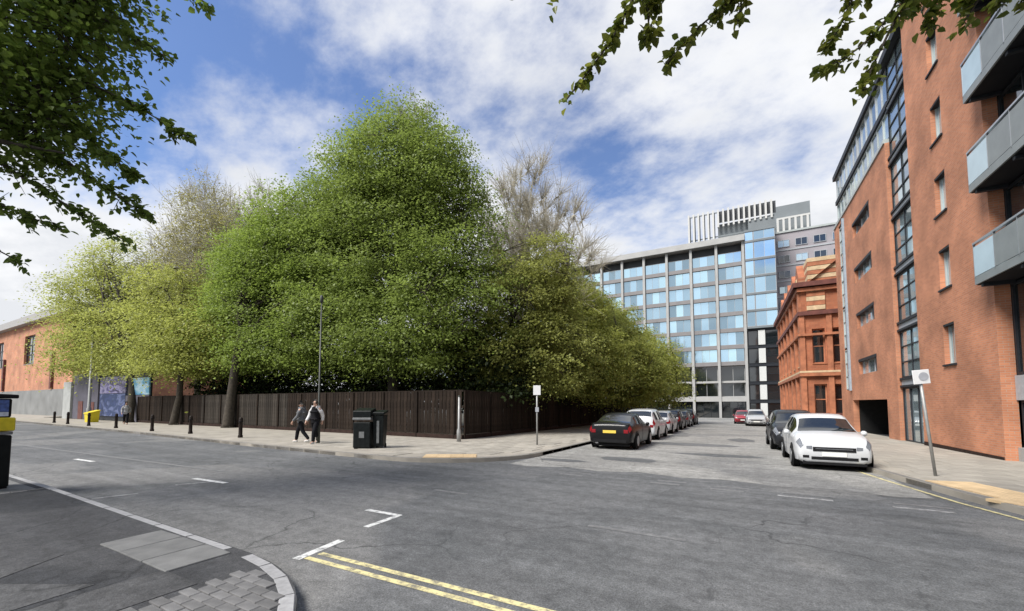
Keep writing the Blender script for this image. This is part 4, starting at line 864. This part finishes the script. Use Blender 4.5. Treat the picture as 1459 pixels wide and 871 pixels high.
def car(name, label, kind, paint, loc, rz, plate, group=None, rear_lamps=True):
    G = car_surface(kind); n, k = G.shape[:2]; root = thing(name, label, 'car', (loc[0], loc[1], gz(loc[1])+.0), rz, group, rx=(-.012 if abs(rz) < 1 else .012))
    full = np.concatenate([G, (G*np.array([-1, 1, 1]))[:, ::-1][:, 1:]], 1); m = full.shape[1]
    quads = [(i*m+j, (i+1)*m+j, (i+1)*m+j+1, i*m+j+1) for i in range(n-1) for j in range(m-1)]
    mb = MB().add(full.reshape(-1, 3), quads+[tuple(range(m)), tuple(range((n-1)*m, n*m))[::-1]])
    me = mb.mesh('body', paint); me.shade_smooth()
    body = inst(me, 'body', root)
    sm = body.modifiers.new('smooth', 'EDGE_SPLIT'); sm.split_angle = R(50)
    L = PROFILE[kind][-1][0]
    def S(u, v, side=1, off=.006):          # u in control rows, v in section points
        a = min(max(u*4, 0), n-1.001); i = int(a); f = a-i; b = min(max(v, 0), k-1.001); j = int(b); g = b-j
        def P(i_, j_): return Vector(G[i_, j_])
        p = (P(i, j)*(1-f)+P(i+1, j)*f)*(1-g)+(P(i, j+1)*(1-f)+P(i+1, j+1)*f)*g
        du = P(i+1, j)-P(i, j); dv = P(i, j+1)-P(i, j); nn = dv.cross(du)
        if nn.length > 1e-9: nn.normalize()
        c = Vector((0, p.y, .7))
        if nn.dot(p-c) < 0: nn = -nn
        p = p+nn*off
        return Vector((p.x*side, p.y, p.z))
    def patch(nm, m_, us, vs, side=1, par=root, off=.006, both=False):
        a = MB(); vl = [(v, side) for v in vs]
        if both: vl = [(v, 1) for v in vs]+[(v, -1) for v in vs[::-1][1:]]
        pts = [S(u, v, s, off) for u in us for v, s in vl]; w = len(vl)
        a.add(pts, [(i*w+j, (i+1)*w+j, (i+1)*w+j+1, i*w+j+1) for i in range(len(us)-1) for j in range(w-1)])
        o = a.build(nm, m_, par, smooth=True); return o
    lin = lambda a, b, c: [a+(b-a)*i/c for i in range(c+1)]
    r0, r1, f0, _ = GREEN[kind]; roof_f = f0-1.9
    patch('windscreen', 'car_glass', lin(roof_f+.1, f0-.12, 6), [6.25, 6.8, 7.3, 8, 8.95], both=True)
    rw0 = r0-1.0
    patch('rear_window', 'car_glass', lin(rw0+.15, r0+.75 if kind == 'saloon' else r0+.45, 5), [6.3, 6.9, 7.4, 8, 8.95], both=True)
    for s in (1, -1):
        mid = (r0+f0)/2-.3
        for a, b in ((r0+.55, mid-.08), (mid+.08, f0-.9)): patch('side_window', 'car_glass', lin(a, b, 5), [5.12, 5.5, 5.86], s)
        # lamps
        patch('headlamp', 'lamp_clear', lin(len(PROFILE[kind])-3.2, len(PROFILE[kind])-1.3, 4), [4.2, 4.7, 5.3, 5.9], s)
        patch('tail_lamp', 'lamp_red', lin(.5, 1.7, 3), [4.0, 4.6, 5.0, 5.6], s, off=.012)
        # door mirror
        q = S(f0-1.1, 5.0, s); mi = MB(); mi.lathe([(.01, -.06), (.07, -.04), (.085, .03), (.06, .06)], (0, 0, 0), 10)
        mo = mi.build('mirror', paint, root, smooth=True, loc=(q.x+.09*s, q.y-.02, q.z+.05)); mo.rotation_euler = (R(90), 0, 0)
        h = S((r0+f0)/2+.4, 4.45, s); boxpart('door_handle', 'chrome' if paint != 'car_white' else paint, root, h.x-.012, h.x+.012, h.y-.09, h.y+.09, h.z-.012, h.z+.012)
        for dy in ((mid), ):
            d0 = [S(mid, v, s, .003) for v in (1.8, 2.4, 3, 3.6, 4.2, 5.0)]; a = MB(); a.tube(d0, .004, 4).build('door_gap', 'trim_black', root)
        patch('sill_trim', 'trim_black', lin(2.2, len(PROFILE[kind])-4, 8), [1.1, 1.5, 2.0], s, off=.004)
    # grille, bumper intakes, plates, badge bar
    yf = L; nr = len(PROFILE[kind])
    zt_ = PROFILE[kind][-1][4]; wn = PROFILE[kind][-1][2]
    boxpart('grille', 'trim_black', root, -.46, .46, L-.10, L+.012, zt_-.145, zt_-.03); boxpart('grille_bar', 'chrome', root, -.40, .40, L-.06, L+.020, zt_-.085, zt_-.065)
    for s in (-1, 1):
        a_ = MB().poly([(s*.47, L+.010, zt_-.005), (s*(wn-.02), L-.008, zt_-.0), (s*(wn-.0), L-.16, zt_+.02), (s*.50, L-.14, zt_+.03)], .10); a_.build('headlamp', 'lamp_clear', root, bevel=.01)
        boxpart('fog_lamp', 'trim_black', root, s*.62-.07, s*.62+.07, L-.10, L+.008, .33, .40)
        b_ = MB().box(s*(PROFILE[kind][0][2]-.11)-.09, s*(PROFILE[kind][0][2]-.11)+.09, PROFILE[kind][0][0]-.018, PROFILE[kind][0][0]+.1, .66, .80).build('tail_lamp', 'lamp_red', root, bevel=.012)
    boxpart('air_intake', 'trim_black', root, -.50, .50, L-.10, L+.010, .29, .37)
    boxpart('bumper_lip', 'trim_black', root, -.68, .68, L-.26, L-.04, .16, .25)
    boxpart('number_plate', 'plate_white', root, -.26, .26, L-.02, L+.022, .39, .50)
    L2 = PROFILE[kind][0][0]
    boxpart('number_plate', 'plate_yellow', root, -.26, .26, L2-.030, L2+.02, .66, .77)
    boxpart('rear_bumper', 'trim_black', root, -.66, .66, L2-.012, L2+.2, .30, .42)
    boxpart('exhaust', 'chrome', root, -.58, -.46, L2-.01, L2+.2, .235, .285)
    boxpart('underbody', 'trim_black', root, -.72, .72, L2+.25, L-.25, .13, .22)
    # wheels
    wr = .31 if kind == 'hatchback' else .33; wb = {'hatchback': (-1.22, 1.26), 'saloon': (-1.36, 1.38), 'estate': (-1.32, 1.32)}[kind]; hw = PROFILE[kind][5][2]
    for s in (1, -1):
        for y in wb:
            ar = MB().lathe([(wr+.055, -.02), (wr+.055, .0)], (0, 0, 0), 20, 'X').build('wheel_arch', 'trim_black', root, loc=(s*(hw+.006), y, wr+.01))
            ty_ = MB().lathe([(wr*.6, -.10), (wr-.02, -.10), (wr, -.07), (wr, .07), (wr-.02, .10), (wr*.62, .10)], (0, 0, 0), 20, 'X').build('wheel', 'tyre', root, smooth=False, loc=(s*(hw-.075), y, wr))
            rim = MB().lathe([(wr*.64, -.012), (wr*.64, .012), (wr*.5, .004), (wr*.15, .012)], (0, 0, 0), 20, 'X')
            ro_ = rim.build('rim', 'rim', ty_, loc=(s*.098, 0, 0))
            for q in range(5):
                a = q*2*math.pi/5; MB().tube([(0, .05*math.cos(a), .05*math.sin(a)), (0, wr*.6*math.cos(a), wr*.6*math.sin(a))], .026, 5).build('spoke', 'trim_black', ty_, loc=(s*.112, 0, 0)) if False else None
    return root
G1 = 'cars parked along the left kerb'; G2 = 'cars parked along the right kerb'
car('parked_car', 'white hatchback parked facing the junction by the flats', 'hatchback', 'car_white', (2.28, 15.75), math.pi, 'w', G2)
car('parked_car', 'dark car parked right behind the white hatchback', 'estate', 'car_dark', (2.15, 21.4), math.pi, 'w', G2)
car('parked_car', 'black saloon at the head of the left row, its yellow plate to us', 'saloon', 'car_black', (-4.42, 18.4), 0, 'y', G1)
car('parked_car', 'white car parked in front of the black saloon', 'estate', 'car_white', (-4.5, 24.2), 0, 'y', G1)
car('parked_car', 'silver white car third in the left row', 'hatchback', 'car_silver', (-4.5, 29.9), 0, 'y', G1)
car('parked_car', 'dark car fourth in the left row', 'estate', 'car_dark', (-4.55, 35.6), 0, 'y', G1)
car('parked_car', 'grey car fifth in the left row', 'hatchback', 'car_grey', (-4.5, 41.2), 0, 'y', G1)
car('parked_car', 'black car at the far end of the left row', 'estate', 'car_black', (-4.5, 47.0), 0, 'y', G1)
car('parked_car', 'silver car facing us halfway up the street on the right', 'estate', 'car_silver', (1.75, 47.6), math.pi, 'w', G2)
car('parked_car', 'red car partly hidden behind the far silver car', 'hatchback', 'car_red', (.72, 53.5), math.pi, 'w', G2)

# ------------------------------------------------------------------ street furniture
def bollard(label, x, y):
    b = thing('bollard', label, 'bollard', (x, y, gz(y)+KH), 0, 'bollards along the far kerb')
    MB().lathe([(.105, -.05), (.105, .10), (.085, .13), (.08, .74), (.092, .76), (.092, .80), (.08, .82), (.085, .90), (.06, .97), (.0, .99)], n=12).build('shaft', 'bollard_brown', b, smooth=True)
    MB().lathe([(.097, .76), (.097, .80)], n=12).build('collar', 'iron_black', b)
BL = [(-51.5, 11.95), (-47.4, 11.75), (-42.0, 11.5), (-36.6, 11.35), (-30.7, 11.15), (-26.2, 11.2), (-21.1, 11.1)]
for (x, y), w in zip(BL, ('leftmost', 'second', 'third', 'fourth', 'fifth', 'sixth', 'rightmost')):
    bollard('%s dark bollard of the row of seven on the far pavement' % w, x, y)
gb_ = thing('grit_bin', 'yellow grit bin at the back of the far pavement', 'grit bin', (-51.2, 14.2, gz(14.2)+KH)); gb_.scale = (.8, .8, 1.0)
MB().poly([(-.75, -.5, .85), (.75, -.5, .85), (.75, .5, 1.1), (-.75, .5, 1.1)], .1).build('lid', 'bin_yellow', gb_)
MB().add([(-.6, -.4, 0), (.6, -.4, 0), (.6, .4, 0), (-.6, .4, 0), (-.7, -.46, .8), (.7, -.46, .8), (.7, .46, 1.0), (-.7, .46, 1.0)], [(0, 3, 2, 1), (4, 5, 6, 7), (0, 1, 5, 4), (1, 2, 6, 5), (2, 3, 7, 6), (3, 0, 4, 7)]).build('tub', 'bin_yellow', gb_)
def pole(name, label, cat, x, y, h, r, m, parts=(), tilt=0., group=None):
    p = thing(name, label, cat, (x, y, gz(y)+KH), 0, group)
    MB().lathe([(r*1.7, -.05), (r*1.7, .5), (r, .6), (r*.85, h)], n=10).build('column', m, p, smooth=True)
    return p
lp = thing('lamp_column', 'slim dark street lamp column in front of the tallest tree', 'street lamp', (-15.3, 11.1, gz(11.1)+KH))
MB().lathe([(.085, -.05), (.085, 1.0), (.040, 1.1), (.028, 5.9)], n=10).build('column', 'pole_dark', lp, smooth=True)
MB().lathe([(.03, 5.9), (.07, 5.96), (.07, 6.2), (.03, 6.25), (0, 6.26)], n=12).build('lantern', 'pole_dark', lp, smooth=True)
pp = pole('post', 'grey steel post in front of the fence corner', 'post', -10.75, 14.75, 2.0, .055, 'pole_grey')
MB().lathe([(.06, 2.0), (.045, 2.05), (0, 2.06)], n=10).build('cap', 'pole_dark', pp)
ps = thing('parking_sign', 'small white parking plate on a slim pole at the park corner', 'sign', (-7.15, 15.2, gz(15.2)+KH), R(25))
MB().tube([(0, 0, -.05), (0, 0, 2.45)], .034, 10).build('pole', 'pole_grey', ps, smooth=True)
MB().box(-.15, .15, -.05, -.036, 2.05, 2.44).build('plate', 'sign_white', ps, bevel=.005)
MB().box(-.02, .02, -.036, .0, 2.1, 2.3).build('bracket', 'pole_grey', ps)
MB().box(-.07, .07, -.046, -.036, 1.36, 1.55).build('small_plate', 'sign_grey', ps)
pl2 = thing('lamp_column', 'pale lamp column left of the hoarding', 'street lamp', (-56.8, 15.5, gz(15.5)+KH))
MB().lathe([(.18, -.05), (.18, 1.2), (.13, 1.3), (.10, 9.0)], n=10).build('column', 'pole_grey', pl2, smooth=True)
MB().box(-.15, .15, -.9, .1, 8.95, 9.08).build('lantern', 'bin_grey', pl2, bevel=.02)
rs = thing('street_sign', 'leaning grey sign pole with a white plate on the pavement by the flats', 'sign', (4.0, 13.0, gz(13.0)+KH), R(20)); rs.rotation_euler = (0, R(-5), R(18))
MB().tube([(0, 0, -.05), (0, 0, 2.45)], .030, 10).build('pole', 'pole_grey', rs, smooth=True)
MB().box(-.17, .17, -.05, -.034, 2.14, 2.47).build('plate', 'sign_white', rs, bevel=.006)
MB().lathe([(.0, 0), (.10, 0), (.10, .006), (0, .006)], n=20).build('symbol', 'sign_grey', rs, loc=(.04, -.05, 2.31)).rotation_euler = (R(90), 0, 0)
MB().box(-.03, .03, -.034, .0, 2.25, 2.35).build('bracket', 'pole_grey', rs)
# large black litter bin and its slimmer neighbour
lbn = thing('litter_bin', 'large black litter bin on the far pavement beside the walkers', 'litter bin', (-12.05, 10.65, gz(10.65)+KH), R(28.7)); lbn.scale = (.78, .78, .95)
MB().box(-.40, .40, -.36, .36, .04, 1.02).build('body', 'bin_black', lbn, bevel=.03); MB().box(-.43, .43, -.39, .39, 1.10, 1.19).build('rim', 'bin_grey', lbn, bevel=.015)
MB().poly([(-.42, -.38, 1.45), (.42, -.38, 1.45), (.42, .38, 1.56), (-.42, .38, 1.56)], .26).build('hood', 'bin_black', lbn, bevel=.02)
MB().box(-.12, .12, -.372, -.362, .42, .66).build('notice', 'bin_grey', lbn); MB().box(-.36, .36, -.32, .32, -.04, .04).build('foot', 'bin_black', lbn)
sbn = thing('waste_bin', 'slim black wheeled bin right of the large litter bin', 'litter bin', (-11.62, 11.0, gz(11.0)+KH), R(28.7)); sbn.scale = (.76, .76, 1.02)
MB().add([(-.22, -.26, .06), (.22, -.26, .06), (.22, .26, .06), (-.22, .26, .06), (-.27, -.32, 1.2), (.27, -.32, 1.2), (.27, .32, 1.2), (-.27, .32, 1.2)], [(0, 3, 2, 1), (4, 5, 6, 7), (0, 1, 5, 4), (1, 2, 6, 5), (2, 3, 7, 6), (3, 0, 4, 7)]).build('body', 'bin_black', sbn, bevel=.02)
MB().poly([(-.29, -.35, 1.30), (.29, -.35, 1.30), (.29, .36, 1.38), (-.29, .36, 1.38)], .09).build('lid', 'bin_black', sbn, bevel=.015)
MB().box(-.06, .06, -.335, -.30, .2, 1.0).build('panel', 'bin_grey', sbn)
for s in (-.2, .2): MB().lathe([(.10, -.03), (.10, .03)], (0, 0, 0), 14, 'X').build('wheel', 'tyre', sbn, loc=(s, .22, .08))
# tall compactor bin at the left edge
cb_ = thing('compactor_bin', 'tall black and yellow waste bin with blue poster at the left edge', 'litter bin', (-12.57, 1.88, KH), R(14))
MB().box(-.36, .36, -.36, .36, .03, 1.02).build('body', 'bin_black', cb_, bevel=.02)
MB().box(-.34, .34, -.34, .34, -.02, .03).build('foot', 'iron_black', cb_)
MB().box(-.365, .365, -.365, .365, 1.03, 1.09).build('band', 'bin_grey', cb_, bevel=.01)
MB().box(-.385, .385, -.385, .385, 1.10, 1.36).build('yellow_band', 'bin_yellow', cb_, bevel=.02)
MB().box(-.34, .34, -.34, .34, 1.361, 1.72).build('hood', 'bin_black', cb_, bevel=.02)
for sgn in (0, 1): 
    MB().box(-.29, .29, .341, .348, 1.47, 1.70).build('poster', 'poster_blue', cb_, rz=R(-90*sgn)); MB().box(-.29, .29, .341, .349, 1.385, 1.465).build('poster_foot', 'poster_pale', cb_, rz=R(-90*sgn))
MB().poly([(-.40, -.40, 1.84), (.40, -.40, 1.84), (.40, .40, 1.80), (-.40, .40, 1.80)], .075).build('roof', 'iron_black', cb_, bevel=.015)

# ------------------------------------------------------------------ people
def skin_mesh(name, verts, edges, radii, material, parent, root=0, sub=2):
    me = bpy.data.meshes.new(name); me.from_pydata([tuple(v) for v in verts], edges, []); me.materials.append(MATS[material])
    o = bpy.data.objects.new(name, me); COL.objects.link(o); o.parent = parent
    md = o.modifiers.new('skin', 'SKIN'); md.use_smooth_shade = True
    for i, r in enumerate(radii):
        sv = me.skin_vertices[0].data[i]; sv.radius = (r, r) if not isinstance(r, tuple) else r; sv.use_root = (i == root)
    ss = o.modifiers.new('sub', 'SUBSURF'); ss.levels = sub; ss.render_levels = sub
    return o
def person(label, x, y, rz, h, top, arms, legs_m, shoes, stride=.26, open_coat=False):
    """walking figure facing local -y; body one skinned mesh, clothes over it"""
    p = thing('person', label, 'person', (x, y, gz(y)+KH), rz, 'people walking on the far pavement'); k = h/1.76
    V = []; E_ = []; Rr = []
    def v(pt, r, par=None):
        V.append(Vector(pt)*k); Rr.append(r*k); i = len(V)-1
        if par is not None: E_.append((par, i))
        return i
    pel = v((0, 0, .95), .115); wa = v((0, .0, 1.10), .105, pel); ch = v((0, -.01, 1.30), .12, wa); nk0 = v((0, 0, 1.46), .065, ch); nk = v((0, -.015, 1.53), .052, nk0)
    hd1 = v((0, -.03, 1.60), .075, nk); hd2 = v((0, -.02, 1.68), .085, hd1); v((0, -.01, 1.73), .06, hd2)
    J = {}
    for s in (-1, 1):
        f = stride*s
        hip = v((.09*s, 0, .90), .095, pel); kn = v((.095*s, -f*.55-.05, .50), .062, hip); an = v((.095*s, -f*.9+(.10 if f < 0 else 0), .10 if f > 0 else .14), .042, kn); to = v((.10*s, -f*.9+(.10 if f < 0 else 0)-.17, .045), .036, an)
        sh = v((.185*s, 0, 1.42), .062, nk0); el = v((.245*s, f*.35+.05, 1.15), .045, sh); wr = v((.235*s, f*.75-.05, .93), .032, el); pa = v((.23*s, f*.8-.07, .86), .036, wr)
        J[s] = (hip, kn, an, to, sh, el, wr, pa)
        for q in range(4): a = v((.23*s, f*.8-.10+.022*q, .815), .0105, pa); v((.222*s, f*.8-.105+.022*q, .765+.008*abs(q-1.5)), .009, a)
        a = v((.215*s, f*.8-.12, .845), .012, pa); v((.205*s, f*.8-.145, .81), .010, a)
    skin_mesh('body', V, E_, Rr, 'skin', p)
    g = lambda i: V[i]
    # trousers
    tv = [Vector((0, 0, 1.10))*k, Vector((0, 0, 1.04))*k, g(pel)]; te_ = [(0, 1), (1, 2)]; tr_ = [.125*k, .14*k, .15*k]
    for s in (-1, 1):
        b = len(tv); tv += [g(J[s][0]), g(J[s][1]), g(J[s][2])+Vector((0, 0, .06)), g(J[s][2])+Vector((0, 0, .0))]; tr_ += [.118*k, .088*k, .072*k, .066*k]; te_ += [(2, b), (b, b+1), (b+1, b+2), (b+2, b+3)]
    skin_mesh('trousers', tv, te_, tr_, legs_m, p, 2)
    # jacket
    prof = [(.80, .155), (.86, .172), (1.0, .168), (1.15, .16), (1.30, .172), (1.40, .168), (1.475, .145), (1.535, .085)]
    skin_mesh('jacket', [Vector((0, 0, z))*k for z, _ in prof], [(i, i+1) for i in range(7)], [r*k for _, r in prof], top, p, 3)
    for s in (-1, 1): skin_mesh('sleeve', [Vector((.03*s, 0, 1.45))*k, Vector((.11*s, 0, 1.445))*k, g(J[s][4]), g(J[s][5]), g(J[s][6])*.8+g(J[s][5])*.2, g(J[s][6])], [(0, 1), (1, 2), (2, 3), (3, 4), (4, 5)], [.105*k, .105*k, .092*k, .072*k, .060*k, .056*k], arms, p, 2)
    for s in (-1, 1):
        a, t = g(J[s][2]), g(J[s][3]); skin_mesh('shoe', [a+Vector((0, .05, -.05)), a+Vector((0, -.02, -.035)), t], [(0, 1), (1, 2)], [.04*k, .052*k, .040*k], shoes, p, 1)
    skin_mesh('hair', [g(hd2)+Vector((0, .035, -.03)), g(hd2)+Vector((0, .03, .035)), g(hd2)+Vector((0, -.03, .055))], [(0, 1), (1, 2)], [.075*k, .088*k, .066*k], 'hair_dark', p, 1)
    c = g(hd2)
    for s in (-1, 1):
        MB().lathe([(.0, -.008), (.011, 0), (0, .008)], n=8).build('eye', 'hair_dark', p, loc=tuple(c+Vector((.032*s, -.085, -.035))*k))
        skin_mesh('ear', [c+Vector((.083*s, .01, -.05))*k, c+Vector((.088*s, .012, -.02))*k], [(0, 1)], [.016*k, .018*k], 'skin', p, 0, 1)
    MB().add([tuple(c+Vector(q)*k) for q in ((-.014, -.095, -.075), (.014, -.095, -.075), (0, -.118, -.072), (0, -.088, -.03))], [(0, 1, 2), (0, 2, 3), (1, 3, 2)]).build('nose', 'skin', p)
    MB().box(-.024, .024, -.004, .004, -.005, .005).build('mouth', 'terra_dark', p, loc=tuple(c+Vector((0, -.092, -.098))*k))
    return p
person('person in a grey jacket and black trousers left of the lamp column', -16.2, 10.95, R(-60), 1.72, 'cloth_grey', 'cloth_grey', 'cloth_black', 'shoe_white', -.27)
person('person in a black jacket with white sleeves in front of the lamp column', -15.15, 10.85, R(15), 1.78, 'cloth_black', 'cloth_white', 'cloth_black', 'shoe_white', .24)
person('distant person in a light top and black trousers by the hoarding', -43.0, 13.9, R(70), 1.78, 'cloth_lightgrey', 'cloth_lightgrey', 'cloth_black', 'cloth_black', .26)
